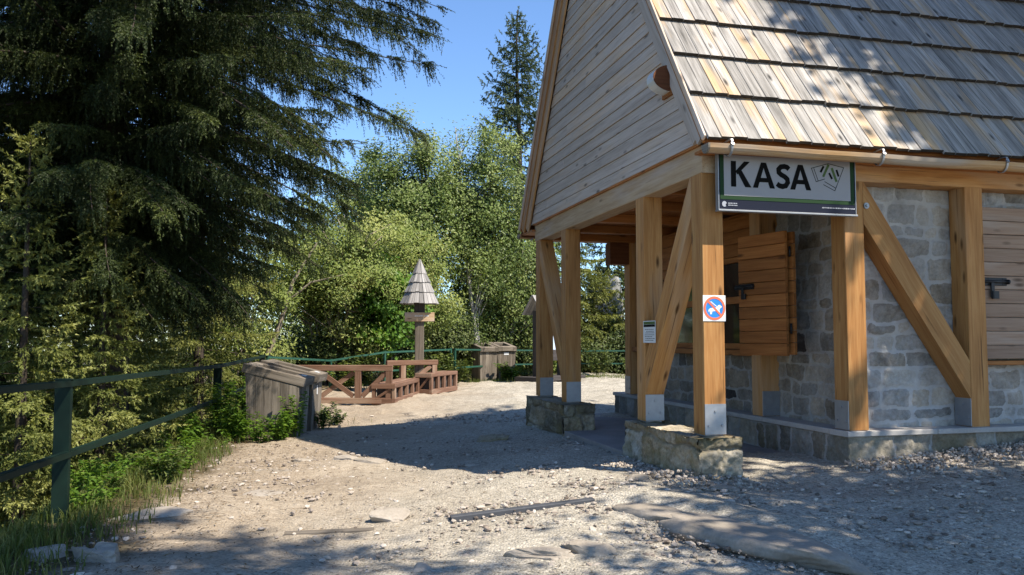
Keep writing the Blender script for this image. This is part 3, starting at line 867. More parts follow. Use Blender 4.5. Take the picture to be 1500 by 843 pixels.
# ---- foundation blocks under the porch posts
def foundation(y0, y1, x0, x1, z0, z1, seed):
    s = SB(); H = z1 - z0; kw = dict(hmin=0.19, hmax=0.30, wmin=0.3, wmax=0.62, step=0.012, rough=1.7, joint=0.009, depth=0.028)
    s.face((x0, y1, z0), (0, -1, 0), (-1, 0, 0), y1 - y0, H, seed, **kw)
    s.face((x0, y0, z0), (1, 0, 0), (0, -1, 0), x1 - x0, H, seed + 1, **kw)
    s.face((x1, y0, z0), (0, 1, 0), (1, 0, 0), y1 - y0, H, seed + 2, **kw)
    s.face((x1, y1, z0), (-1, 0, 0), (0, 1, 0), x1 - x0, H, seed + 3, **kw)
    kw.update(hmin=0.3, hmax=0.5, wmin=0.4, wmax=0.7, rough=0.55, depth=0.012)
    s.face((x0 - 0.012, y0 - 0.012, z1 - 0.006), (1, 0, 0), (0, 0, 1), x1 - x0 + 0.024, y1 - y0 + 0.024, seed + 4, Z=(0, 1, 0), **kw)
    return s.build('foundation_block', M['foundation'], hut)
foundation(-0.13, 1.46, -0.12, 0.27, 0.14, ZB - 0.004, 5)
foundation(3.42, 5.16, -0.14, 0.27, 0.12, ZB - 0.004, 18)

# porch slab
b = MB()
b.box(-0.14, 1.40, 1.50, 3.38, 0.27, 0.372, 'y', 0.006)
b.box(0.30, 1.40, 0.10, 1.492, 0.27, 0.370, 'y', 0.006)
b.box(0.30, 1.40, 3.388, 5.6, 0.24, 0.368, 'y', 0.006)
o = b.build('paving', M['concrete'])
o.location = (HUT[0], HUT[1], 0); o.rotation_euler = (0, 0, HYAW)
tag(o, 'grey concrete slabs under the porch', kind='structure')

# ------------------------------------------------------------------ things on the hut
def sub_empty(name, x, y, z, rz=0.0):
    X, Y = hut_w(x, y)
    return empty(name, (X, Y, z), HYAW + rz)

# hanging sign: local x along the eave, z up, front at y = 0 facing -y
sg = sub_empty('sign_board', 0.095, -0.135, 2.590)
tag(sg, 'dark framed sign reading KASA hanging under the gutter', 'sign')
b = MB(); b.box(0, 1.322, 0.002, 0.045, 0.0, 0.475, 'x', 0.002); b.build('panel', M['navy'], sg)
b = MB(); b.box(-0.012, 1.334, -0.014, 0.05, -0.016, -0.001, 'x', 0.002); b.box(-0.008, -0.001, -0.002, 0.05, 0.0, 0.475, 'z', 0.001); b.box(1.323, 1.330, -0.002, 0.05, 0.0, 0.475, 'z', 0.001)
b.build('tray', M['zinc'], sg)
def flat(m, pts, y):
    m.add([(p[0], y, p[1]) for p in pts], [list(range(len(pts)))], None, 0.5)
b = MB(); flat(b, [(0.010, 0.085), (1.312, 0.085), (1.312, 0.475), (0.010, 0.475)], -0.0005); b.build('border', M['sgreen'], sg)
b = MB(); flat(b, [(0.045, 0.118), (1.272, 0.118), (1.272, 0.475), (0.045, 0.475)], -0.0020); b.build('field', M['field'], sg)
def strokes(m, pts, w, y, closed=False):
    pts = [np.array(p, float) for p in pts]
    if closed: pts = pts + [pts[0]]
    n = len(pts); L = []; Rr = []
    for i in range(n):
        if closed and i in (0, n - 1):
            d0 = unit(pts[-1] - pts[-2]); d1 = unit(pts[1] - pts[0])
        else:
            d0 = unit(pts[i] - pts[i - 1]) if i else unit(pts[1] - pts[0])
            d1 = unit(pts[i + 1] - pts[i]) if i < n - 1 else d0
        t = unit(d0 + d1); nn = np.array([-t[1], t[0]])
        sc = 1 / max(0.4, abs(t @ d0))
        L.append(pts[i] + nn * w / 2 * sc); Rr.append(pts[i] - nn * w / 2 * sc)
    for i in range(n - 1):
        flat(m, [Rr[i], Rr[i + 1], L[i + 1], L[i]], y)
b = MB(); yl = -0.0034; z0, z1 = 0.195, 0.415; sw = 0.046
def sx(px): return 0.10 * 0 + (px - 40) / 1280 * 1.322
# K
flat(b, [(sx(147), z0), (sx(194), z0), (sx(194), z1), (sx(147), z1)], yl)
flat(b, [(sx(194), 0.318), (sx(205), 0.300), (sx(322), z1), (sx(268), z1), (sx(194), 0.335)], yl - 0.0003)
flat(b, [(sx(203), 0.325), (sx(275), z0), (sx(332), z0), (sx(240), 0.345)], yl - 0.0006)
def letter_a(x0, x1):
    c = (x0 + x1) / 2; hw = 0.024
    flat(b, [(x0, z0), (x0 + 0.049, z0), (c + 0.004, z1 - 0.035), (c + 0.01, z1), (c - hw, z1)], yl)
    flat(b, [(x1 - 0.049, z0), (x1, z0), (c + hw, z1), (c - 0.01, z1), (c - 0.004, z1 - 0.035)], yl - 0.0003)
    flat(b, [(x0 + 0.045, z0 + 0.05), (x1 - 0.045, z0 + 0.05), (x1 - 0.06, z0 + 0.088), (x0 + 0.06, z0 + 0.088)], yl - 0.0006)
letter_a(sx(345), sx(550)); letter_a(sx(692), sx(892))
cx_ = sx(628); rw = 0.048; hh = z1 - z0
S = [(cx_ + 0.058, z1 - 0.045), (cx_ + 0.04, z1 - 0.028), (cx_ + 0.012, z1 - 0.022), (cx_ - 0.02, z1 - 0.028), (cx_ - 0.042, z1 - 0.05), (cx_ - 0.04, z1 - 0.078), (cx_ - 0.018, z1 - 0.096), (cx_ + 0.016, z1 - 0.112), (cx_ + 0.04, z1 - 0.132), (cx_ + 0.044, z1 - 0.16), (cx_ + 0.024, z0 + 0.03), (cx_ - 0.008, z0 + 0.022), (cx_ - 0.038, z0 + 0.028), (cx_ - 0.06, z0 + 0.044)]
strokes(b, S, 0.044, yl)
b.build('lettering', M['ink'], sg)
def lg(p): return ((p[0] + 1165 * 9.92 - 1055.4 * 9.92) / (198.1 * 9.92) * 1.322, 0.455 - (p[1] - 35 - 0.03 * p[0]) / 9.92 * 0.00585)
b = MB()
for pl_ in ([(480, 75), (710, 130), (570, 480), (400, 390)], [(480, 75), (230, 150), (295, 350), (425, 305)], [(265, 150), (325, 335)], [(420, 345), (585, 440)]):
    strokes(b, [lg(p) for p in pl_], 0.0055, -0.0036)
for p0, p1, w in (((412, 115), (362, 208), 0.020), ((490, 215), (532, 305), 0.020), ((600, 165), (630, 265), 0.020)):
    strokes(b, [lg(p0), lg(p1)], w, -0.0038)
b.build('emblem', M['ink'], sg)
b = MB()
for p0, p1, w in (((485, 90), (400, 275), 0.022), ((530, 140), (598, 345), 0.024)):
    strokes(b, [lg(p0), lg(p1)], w, -0.0042)
b.build('emblem_bars', M['logo_green'], sg)
b = MB()
b.add([(0.047 + 0.022 * math.cos(t) * (0.55 if 5.6 < t < 6.2 or t < 0.2 else 1), -0.0009, 0.045 + 0.024 * math.sin(t)) for t in np.linspace(0, 2 * math.pi, 24, endpoint=False)], [list(range(24))], None, 0.5)
for zz, ln in ((0.053, 0.085), (0.036, 0.085)):
    x = 0.082
    while x < 0.082 + ln:
        w = random.uniform(0.006, 0.016); flat(b, [(x, zz - 0.004), (x + w, zz - 0.004), (x + w, zz + 0.004), (x, zz + 0.004)], -0.0009); x += w + 0.004
b.build('small_print', M['grey_print'], sg)
b = MB()
x = 0.985
while x < 1.305:
    w = random.uniform(0.006, 0.02); h = random.uniform(0.003, 0.006)
    flat(b, [(x, 0.05 - h), (x + w, 0.05 - h), (x + w + 0.003, 0.05 + h), (x + 0.003, 0.05 + h)], -0.0009); x += w + 0.005
b.build('slogan', M['grey_print'], sg)
for xx in (0.08, 1.24):
    b = MB(); b.box(xx, xx + 0.03, 0.046, 0.133, 0.40, 0.43, 'y', 0.002); b.build('bracket', M['zinc'], sg)

# no dogs plate
dg = sub_empty('prohibition_sign', 0.0, -0.006, 1.650)
tag(dg, 'square white plate with red ring and dog on the corner post', 'sign')
b = MB(); b.box(-0.002, 0.208, 0.0, 0.004, 0.0, 0.22, 'x', 0.001); b.build('plate', M['white'], dg)
def ring(m, c, r0, r1, y, n=40):
    P0 = [(c[0] + r0 * math.cos(t), c[1] + r0 * math.sin(t)) for t in np.linspace(0, 2 * math.pi, n + 1)]
    P1 = [(c[0] + r1 * math.cos(t), c[1] + r1 * math.sin(t)) for t in np.linspace(0, 2 * math.pi, n + 1)]
    for i in range(n): flat(m, [P0[i], P1[i], P1[i + 1], P0[i + 1]], y)
c = (0.103, 0.11)
b = MB(); flat(b, [(c[0] + 0.084 * math.cos(t), c[1] + 0.084 * math.sin(t)) for t in np.linspace(0, 2 * math.pi, 40, endpoint=False)], -0.0006); b.build('disc', M['blue'], dg)
b = MB()
dog = [(-0.060, -0.030), (-0.052, -0.008), (-0.034, 0.002), (0.008, 0.004), (0.026, 0.012), (0.034, 0.026), (0.050, 0.030), (0.062, 0.020), (0.072, 0.012), (0.060, 0.004), (0.050, -0.002), (0.046, -0.016), (0.052, -0.046), (0.040, -0.052), (0.030, -0.026), (0.0, -0.024), (-0.020, -0.026), (-0.026, -0.050), (-0.040, -0.052), (-0.044, -0.030), (-0.052, -0.020), (-0.058, -0.034)]
def tri_fan(m, pts, y):
    # ear clip free: split into quads along the body
    flat(m, pts, y)
flat(b, [(c[0] + p[0], c[1] + p[1]) for p in dog], -0.0016)
strokes(b, [(c[0] + 0.022, c[1] + 0.014), (c[0] - 0.035, c[1] + 0.058)], 0.007, -0.0018)
b.build('dog_pictogram', M['white'], dg)
b = MB(); ring(b, c, 0.081, 0.101, -0.0026); strokes(b, [(c[0] - 0.062, c[1] + 0.062), (c[0] + 0.062, c[1] - 0.062)], 0.017, -0.0028); b.build('red_ring', M['red'], dg)

# small laminated notice
nt_ = sub_empty('notice_sheet', -0.006, 1.245, 1.462, R(-90)); nt_.scale = (2.45, 1, 1)
tag(nt_, 'small laminated paper notice pinned across the post and gable brace', 'notice')
b = MB(); b.box(-0.004, 0.116, 0.0, 0.002, 0.0, 0.215, 'x', 0.0005); b.build('sheet', M['paper'], nt_)
b = MB(); flat(b, [(0.002, 0.155), (0.112, 0.155), (0.112, 0.178), (0.002, 0.178)], -0.0008)
for zz in (0.128, 0.110, 0.094, 0.075, 0.058, 0.04, 0.022):
    x = 0.012 + random.uniform(0, 0.02); xe = 0.105 - random.uniform(0, 0.02)
    while x < xe:
        w = random.uniform(0.006, 0.018); flat(b, [(x, zz), (x + w, zz), (x + w, zz + 0.005), (x, zz + 0.005)], -0.0008); x += w + 0.003
b.build('print', M['ink'], nt_)
b = MB(); flat(b, [(0.002, 0.180), (0.112, 0.180), (0.112, 0.207), (0.002, 0.207)], -0.0008); b.build('header', M['logo_green'], nt_)

# gable lamp
lp = sub_empty('wall_lamp', -0.034, 0.47, 3.76); lp.scale = (1.15, 0.85, 0.78)
tag(lp, 'half-round pale outdoor lamp on the gable cladding near the verge', 'lamp')
b = MB()
n = 12
for i in range(n):
    t0, t1 = -math.pi / 2 + math.pi * i / n, -math.pi / 2 + math.pi * (i + 1) / n
    P = lambda t, yy: (-0.165 * math.cos(t), yy, 0.16 + 0.16 * math.sin(t))
    b.add([P(t0, 0.0), P(t1, 0.0), P(t1, 0.17), P(t0, 0.17)], [[0, 1, 2, 3]], None, 0.5, True)
    b.add([(0, 0.17, 0.16), P(t0, 0.17), P(t1, 0.17)], [[0, 1, 2]], None, 0.5)
b.build('shade', M['lampglass'], lp)
b = MB(); b.slab([(-0.163 * math.cos(t), 0.0, 0.16 + 0.158 * math.sin(t)) for t in np.linspace(-math.pi / 2, math.pi / 2, 14)], (0, -1, 0), 0.004, (1, 0, 0)); b.build('side_panel', M['edge'], lp)
b = MB(); b.box(-0.02, 0.0, -0.04, 0.21, -0.04, 0.34, 'z', 0.003); b.build('back_board', M['larch_dark'], lp)

# ------------------------------------------------------------------ railings
def railing(name, pts, label, mat='green', w=0.085, mid=0.5, base=None):
    """pts: (x, y, top z); posts of folded steel with two rails"""
    x0, y0, _ = pts[0]
    root = empty(name, (x0, y0, gz(x0, y0)))
    tag(root, label, 'railing')
    org = np.array([x0, y0, gz(x0, y0)])
    P = [np.array(p, float) - org for p in pts]
    G = [gz(p[0], p[1]) - org[2] - 0.35 for p in pts]
    for i, p in enumerate(P):
        m = MB()
        d = unit((P[min(i + 1, len(P) - 1)] - P[max(i - 1, 0)]) * (1, 1, 0)); n = np.array([d[1], -d[0], 0])
        b0 = np.array([p[0], p[1], G[i]]); h = p[2] - G[i]
        m.prism(b0, (0, 0, 1), n, d, h, w, 0.012, 0.002)                       # web
        m.prism(b0 + d * 0.024 + n * (w / 2 - 0.006), (0, 0, 1), d, n, h, 0.04, 0.010, 0.002)   # flange on the path side
        m.prism(b0 + d * 0.024 - n * (w / 2 - 0.006), (0, 0, 1), d, n, h, 0.04, 0.010, 0.002)
        m.prism(b0 + np.array([0, 0, h]) + d * 0.015, (0, 0, 1), n, d, 0.01, w + 0.012, 0.065, 0.003)
        m.build('post', M[mat], root)
    for i in range(len(P) - 1):
        for fr in (1.0, mid):
            m = MB()
            a = P[i].copy(); b = P[i + 1].copy()
            za = gz(pts[i][0], pts[i][1]) - org[2]; zb = gz(pts[i + 1][0], pts[i + 1][1]) - org[2]
            a[2] = za + (P[i][2] - za) * fr; b[2] = zb + (P[i + 1][2] - zb) * fr
            d = unit(b - a); n = np.array([d[1], -d[0], 0]) * (w / 2 + 0.004)
            a = a + n - np.array([0, 0, 0.03]); b = b + n - np.array([0, 0, 0.03])
            m.bar(a, b, 0.008, 0.042, (0, 0, 1), 0.001)
            m.bar(a - n * 0.45 + (0, 0, 0.023), b - n * 0.45 + (0, 0, 0.023), 0.042, 0.007, (0, 0, 1), 0.001)
            m.build('rail', M[mat], root)
    return root
railing('railing', [(-2.46, 0.6, 1.30), (-3.40, 6.3, 1.19), (-4.43, 12.5, 1.12), (-5.42, 18.0, 1.15)], 'dark green steel railing running along the drop on the left of the path', w=0.115)
railing('railing', [(-5.36, 18.15, 1.13), (-4.60, 21.0, 0.98), (-3.42, 22.2, 1.17), (-1.80, 24.2, 1.22)], 'thin green railing behind the brown timber barrier', 'green_light', 0.06)
railing('railing', [(-1.66, 24.0, 1.22), (-0.2, 27.4, 1.16), (2.0, 28.3, 1.12), (4.2, 28.6, 1.12), (6.4, 28.6, 1.12)], 'thin green railing behind the far pair of bins and the hut porch', 'green_light', 0.06)

# ------------------------------------------------------------------ litter bins
def litter_bin(x, y, rz, wd, dp, hf, hb, label, sticker, group):
    """front faces local +x, width along local y"""
    z = gz(x, y)
    r = empty('litter_bin', (x, y, z - 0.03), rz)
    tag(r, label, 'litter bin', group)
    m = MB()
    tp = 0.03
    npl = 6
    def plank(p0, p1, q0, q1, n):
        # p bottom corners, q top corners
        m.slab([p0, p1, q1, q0], n, 0.022, (0, 0, 1))
    for i in range(npl):
        t0, t1 = i / npl + 0.004, (i + 1) / npl - 0.004
        yb = lambda t: -wd / 2 + tp + (wd - 2 * tp) * t
        yt = lambda t: -wd / 2 + wd * t
        plank((dp / 2 - tp, yb(t0), 0), (dp / 2 - tp, yb(t1), 0), (dp / 2, yt(t0), hf), (dp / 2, yt(t1), hf), (-1, 0, 0))
        plank((-dp / 2 + tp, yb(t0), 0), (-dp / 2 + tp, yb(t1), 0), (-dp / 2, yt(t0), hb), (-dp / 2, yt(t1), hb), (1, 0, 0))
        xb = lambda t: -dp / 2 + tp + 0.023 + (dp - 2 * tp - 0.046) * t
        xt = lambda t: -dp / 2 + 0.023 + (dp - 0.046) * t
        ht = lambda t: hb + (hf - hb) * t
        for s_ in (-1, 1):
            plank((xb(t0), s_ * (wd / 2 - tp), 0), (xb(t1), s_ * (wd / 2 - tp), 0), (xt(t0), s_ * wd / 2, ht(t0)), (xt(t1), s_ * wd / 2, ht(t1)), (0, -s_, 0))
    m.build('body', M['old'], r)
    m = MB()
    sl = unit((dp, 0, hf - hb)); nn = np.array([-sl[2], 0, sl[0]])
    c = np.array([0, 0, (hf + hb) / 2])
    L = math.hypot(dp, hb - hf) + 0.12; th = 0.13
    b0 = c - sl * L / 2 + nn * (th / 2 + 0.004)
    ww = wd + 0.02; bo = 0.13
    for s_ in (-1, 1):
        m.prism(b0 + np.array([0, s_ * (ww / 2 - bo / 2), 0]), sl, (0, 1, 0), nn, L, bo - 0.004, th, 0.008)
    m.prism(b0 + sl * bo / 2 - np.array([0, ww / 2 - bo - 0.001, 0]), (0, 1, 0), sl, -nn, ww - 2 * bo - 0.002, bo, th - 0.006, 0.008)
    m.prism(b0 + sl * (L - bo * 0.75) - np.array([0, ww / 2 - bo - 0.001, 0]), (0, 1, 0), sl, -nn, ww - 2 * bo - 0.002, bo * 1.5 - 0.004, th - 0.004, 0.008)
    lid = m.build('lid', M['old'], r)
    m = MB(); m.box(-dp * 0.32, dp * 0.30, -wd * 0.3, wd * 0.3, 0.30, 0.32, 'x')
    for s_ in (-1, 1): m.box(-dp * 0.32, dp * 0.30, s_ * wd * 0.30 - 0.008, s_ * wd * 0.30 + 0.008, 0.321, hf - 0.02, 'z')
    m.box(-dp * 0.33, -dp * 0.32, -wd * 0.29, wd * 0.29, 0.321, hf - 0.02, 'z'); m.box(dp * 0.30, dp * 0.31, -wd * 0.29, wd * 0.29, 0.321, hf - 0.02, 'z')
    m.build('liner', M['iron'], r)
    m = MB()
    if sticker == 'lid':
        p = b0 + sl * (L - bo * 0.8) + nn * (th / 2 + 0.002)
        m.prism(p + np.array([0, -0.07, 0]), (0, 1, 0), sl, -nn, 0.16, 0.07, 0.002, 0.0005)
    elif sticker == 'front':
        m.box(dp / 2 + 0.001, dp / 2 + 0.004, -0.1, 0.06, hf - 0.13, hf - 0.045, 'y', 0.0005)
    elif sticker == 'tall':
        m.box(dp / 2 - 0.004, dp / 2 + 0.002, -0.06, 0.0, hf - 0.2, hf - 0.06, 'z', 0.0005)
        m.build('sticker', M['paper'], r); m = MB()
        p = b0 + sl * (L - bo * 0.8) + nn * (th / 2 + 0.002)
        m.prism(p + np.array([0, -0.07, 0]), (0, 1, 0), sl, -nn, 0.15, 0.07, 0.002, 0.0005)
    if m.V: m.build('sticker', M['paper'], r)
    return r
G1 = 'wooden litter bins beside the path'
litter_bin(-3.42, 12.17, R(2), 0.72, 0.76, 0.74, 0.93, 'slanted grey wooden litter bin in weeds by the railing, the nearer one in sun', 'lid', G1)
litter_bin(-3.40, 12.92, R(2), 0.72, 0.76, 0.76, 0.95, 'grey wooden litter bin touching the sunlit bin, half in shadow beside the brown barrier', 'tall', G1)
litter_bin(-0.88, 26.1, R(-66), 0.60, 0.8, 0.97, 1.10, 'far grey wooden litter bin with no label, the one nearer the signpost', None, G1)
litter_bin(-0.32, 26.35, R(-66), 0.60, 0.8, 0.97, 1.10, 'far grey wooden litter bin with a small white label on its front', 'front', G1)

# ------------------------------------------------------------------ timber barrier, benches
def z_at(x, y): return gz(x, y)
def barrier(name, x0, y0, x1, y1, h, posts, xbays, label):
    z = gz((x0 + x1) / 2, (y0 + y1) / 2)
    rz = math.atan2(y1 - y0, x1 - x0); Ln = math.hypot(x1 - x0, y1 - y0)
    r = empty(name, (x0, y0, z), rz)
    tag(r, label, 'barrier')
    m = MB(); m.box(0, Ln, -0.06, 0.06, h - 0.12, h, 'x', 0.008); m.build('top_rail', M['brown'], r)
    m = MB(); m.box(0, Ln, -0.06, 0.06, 0.02, 0.14, 'x', 0.008); m.build('bottom_rail', M['brown'], r)
    for px in posts:
        m = MB(); m.box(px - 0.065, px + 0.065, -0.055, 0.055, 0.142, h - 0.122, 'z', 0.006); m.build('post', M['brown'], r)
    for (a, b, both) in xbays:
        m = MB(); m.bar((a, -0.018, h - 0.15), (b, -0.018, 0.17), 0.034, 0.10, (0, 0, 1), 0.004); m.build('diagonal', M['brown'], r)
        if both:
            m = MB(); m.bar((a, 0.020, 0.17), (b, 0.020, h - 0.15), 0.034, 0.10, (0, 0, 1), 0.004); m.build('diagonal', M['brown'], r)
    m = MB()
    for px in (0.3, Ln - 0.1): m.box(px - 0.12, px + 0.12, -0.1, 0.1, -0.12, 0.018, 'x', 0.01)
    m.build('footing', M['old'], r)
    return r
barrier('timber_barrier', -4.55, 17.45, -2.50, 17.38, 0.82, [0.06, 1.33, 1.98], [(0.55, 1.24, True), (1.93, 1.42, False)], 'brown timber barrier with crossed braces between the bins and the bench')
barrier('timber_barrier', -2.98, 19.7, -1.84, 20.4, 0.80, [0.07, 0.42, 1.25], [(1.15, 0.5, False)], 'short brown timber barrier in front of the roofed signpost')

def bench(x0, y0, x1, y1, w, h, nslots, label):
    """x0,y0 near right corner, runs to x1,y1; body lies to the left of that edge"""
    z = gz(x0, y0); rz = math.atan2(y1 - y0, x1 - x0); Ln = math.hypot(x1 - x0, y1 - y0)
    r = empty('bench', (x0, y0, z), rz)
    tag(r, label, 'bench')
    m = MB()
    for i in range(3): m.box(0, Ln, 0.002 + i * w / 3, (i + 1) * w / 3 - 0.004, h - 0.09, h, 'x', 0.008)
    m.box(-0.02, -0.001, 0, w, h - 0.10, h + 0.002, 'y', 0.004)
    m.build('seat', M['brown'], r)
    m = MB()
    for yy in (0.0, w - 0.07): m.box(0, Ln, yy, yy + 0.07, 0.0, 0.12, 'x', 0.006)
    m.box(0.001, 0.07, 0.072, w - 0.072, 0.0, 0.118, 'y', 0.006)
    m.build('bottom_rail', M['brown'], r)
    for i in range(nslots + 1):
        xx = 0.0 + i * (Ln - 0.11) / nslots
        for yy in (0.002, w - 0.072):
            m = MB(); m.box(xx, xx + 0.11, yy, yy + 0.07, 0.121, h - 0.092, 'z', 0.005); m.build('leg', M['brown'], r)
    m = MB(); m.bar((0.03, 0.1, h - 0.1), (0.03, w - 0.1, 0.13), 0.05, 0.06, (1, 0, 0.2), 0.003); m.build('diagonal', M['brown'], r)
    m = MB(); m.box(0.08, Ln - 0.05, 0.09, w - 0.09, 0.05, h - 0.1, 'x', 0.004); m.build('inner_box', M['dark_old'], r)
    return r
bench(-2.43, 17.3, -2.20, 19.8, 0.50, 0.43, 4, 'low brown wooden bench with slotted side, the long one by the barrier')
bench(-1.90, 19.7, -1.40, 21.4, 0.42, 0.50, 4, 'low brown wooden bench standing beyond the roofed signpost, partly shaded')

# ------------------------------------------------------------------ roofed signpost
x, y = -2.27, 20.3; z = gz(x, y)
sp = empty('signpost', (x, y, z), R(8))
tag(sp, 'wooden signpost with a pointed shingle roof and a name board', 'signpost')
m = MB(); m.box(-0.11, 0.11, -0.11, 0.11, -0.1, 2.42, 'z', 0.01); m.build('post', M['old'], sp)
m = MB(); m.box(-0.13, 0.13, -0.13, 0.13, 1.97, 2.30, 'z', 0.01); m.build('post_head', M['dark_old'], sp)
m = MB(); m.box(-0.36, 0.36, -0.165, -0.132, 1.74, 1.96, 'x', 0.006); nb = m.build('name_board', M['tie'], sp)
m = MB()
xx = -0.12
for w in (0.05, 0.03, 0.045, 0.05, 0.0, 0.06, 0.035): 
    if w: m.box(xx, xx + w, -0.1675, -0.1655, 1.86, 1.885, 'x', 0.0005)
    xx += (w or 0.02) + 0.008
m.build('lettering', M['paper'], nb)
m = MB()
tiers = [(2.17, 0.48, 2.52, 0.295), (2.45, 0.365, 2.76, 0.20), (2.69, 0.27, 2.98, 0.105), (2.91, 0.165, 3.27, 0.0)]
ns = 8
for (z0, r0, z1, r1) in tiers:
    for s_ in range(ns):
        t0, t1 = 2 * math.pi * s_ / ns + 0.2, 2 * math.pi * (s_ + 1) / ns + 0.2
        npk = 3
        for k in range(npk):
            f0, f1 = k / npk + 0.012, (k + 1) / npk - 0.012
            def pt(r, zz, f):
                return np.array([r * (math.cos(t0) * (1 - f) + math.cos(t1) * f), r * (math.sin(t0) * (1 - f) + math.sin(t1) * f), zz])
            zj = z0 + random.uniform(-0.012, 0.012)
            a, b_, c_, d_ = pt(r0, zj, f0), pt(r0, zj, f1), pt(r1 + 0.004, z1, f1), pt(r1 + 0.004, z1, f0)
            nrm = unit(np.cross(b_ - a, d_ - a))
            m.slab([a, b_, c_, d_], nrm, 0.018, unit(d_ - a))
m.build('roof_cap', M['cap'], sp)
m = MB(); m.disc((0, 0, 2.2), (0, 0, 1), 0.42, 0.02, 8); m.build('roof_underside', M['dark_old'], sp)

# ------------------------------------------------------------------ notice shelter beyond the porch
x, y = 0.70, 24.4; z = gz(x, y)
ib = empty('notice_shelter', (x, y, z), R(52))
tag(ib, 'dark wooden notice shelter with small pitched roof behind the porch posts', 'notice board')
for px in (0.0, 1.25):
    m = MB(); m.box(px - 0.07, px + 0.07, -0.07, 0.07, -0.1, 2.1, 'z', 0.006); m.build('post', M['dark_old'], ib)
m = MB(); m.box(0.075, 1.175, -0.03, 0.03, 0.62, 1.95, 'x', 0.004); m.build('panel', M['dark_old'], ib)
m = MB(); m.box(0.12, 1.13, -0.036, -0.0305, 0.95, 1.62, 'x', 0.001); m.build('poster', M['board_face'], ib)
m = MB()
for s_ in (-1, 1):
    for k in range(12):
        x0 = -0.18 + k * 0.135
        m.slab([(x0, s_ * 0.36, 1.98), (x0 + 0.128, s_ * 0.36, 1.98), (x0 + 0.128, 0, 2.55), (x0, 0, 2.55)], (0, -s_ * 0.0 + s_ * 0.8, 0.55), 0.02, (0, s_, -1))
m.build('roof', M['cap'], ib)
m = MB(); m.box(-0.5, 1.9, -0.5, 0.4, 0.05, 0.17, 'x', 0.01); m.build('platform', M['dark_old'], ib)

# ------------------------------------------------------------------ stones and rocks in the path
SR = 'stones lying in the path'
rock('rock_ledge', 1.50, 5.24, (1.55, 0.52, 0.15), 3, R(-50), 0.52, flat=0.3, label='long smooth sandstone ledge with a dark undercut in the foreground dirt', cat='rock', boxy=0.3, rough=0.4, cut=0.45)
rock('rock_ledge', 0.98, 5.90, (0.70, 0.42, 0.12), 13, R(-40), 0.55, flat=0.3, label='small sandstone hump at the upper end of the long ledge', boxy=0.4, rough=0.35, cut=0.45)
SPEC = [
 (-2.97, 5.42, 0.26, 0.20, 0.15, 'dark angular stone nearest the railing foot'),
 (-2.58, 5.25, 0.48, 0.26, 0.22, 'pale block of stone in the dappled shade by the railing'),
 (-2.76, 6.45, 0.62, 0.34, 0.12, 'broad flat stone at the edge of the grass'),
 (-2.20, 7.42, 0.40, 0.30, 0.05, 'pale flat slab trodden flush into the brown dirt'),
 (-2.50, 8.62, 0.50, 0.30, 0.05, 'wide pale slab showing through dirt near the weeds'),
 (-0.90, 6.30, 0.34, 0.24, 0.17, 'squat stone with dark front at the end of the drain bar'),
 (-1.86, 9.40, 0.40, 0.28, 0.15, 'pale pointed stone at the tip of the roof shadow'),
 (-1.55, 9.20, 0.36, 0.26, 0.14, 'rounded grey stone just inside the roof shadow'),
 (-2.35, 9.35, 0.30, 0.18, 0.09, 'low stone lying in the sun short of the roof shadow'),
 (0.20, 5.0, 0.42, 0.20, 0.13, 'pale ledge stone at the bottom centre of the path'),
 (0.47, 5.05, 0.40, 0.24, 0.15, 'smooth half-buried stone beside the pale ledge stone'),
 (-0.52, 4.90, 0.18, 0.14, 0.11, 'dark round stone in the shade at the bottom of the path'),
 (3.05, 7.15, 0.09, 0.08, 0.06, 'black stone against the plinth corner'),
 (-0.42, 8.60, 0.16, 0.10, 0.05, 'small pale stone in the middle of the path'),
 (1.02, 6.95, 0.22, 0.14, 0.09, 'broken stone at the foot of the nearer foundation block'),
 (1.62, 6.45, 0.26, 0.20, 0.06, 'flat grey stone below the corner post block'),
 (-0.28, 10.6, 0.50, 0.30, 0.22, 'low mossy rock at the foot of the farther foundation block'),
]
for i, (x, y, a, b_, c_, lab) in enumerate(SPEC):
    rock('stone', x, y, (a, b_, c_), 31 + i * 7, random.uniform(-0.5, 0.5), 0.55, flat=0.15, label=lab, cat='stone', group=SR, mat='base_stone' if 'mossy' in lab else 'sandstone', boxy=0.9, rough=0.5)
# drain bar set across the path
m = MB(); m.bar((-0.44, 6.05, gz(-0.44, 6.05) - 0.002), (0.61, 6.28, gz(0.61, 6.28) - 0.016), 0.075, 0.07, (0, 0, 1), 0.006)
o = m.build('drain_bar', M['dull_steel'], None, (0.0, 6.2, 0.2)); tag(o, 'grey metal drain bar sunk across the path', 'drain bar')
m = MB(); m.bar((-1.60, 5.92, gz(-1.6, 5.92) - 0.014), (-0.98, 5.97, gz(-0.98, 5.97) - 0.018), 0.05, 0.06, (0, 0, 1), 0.012)
o = m.build('log', M['old'], None, (-1.2, 6.26, 0.14)); tag(o, 'weathered half-buried log strip left of the drain bar', 'log')

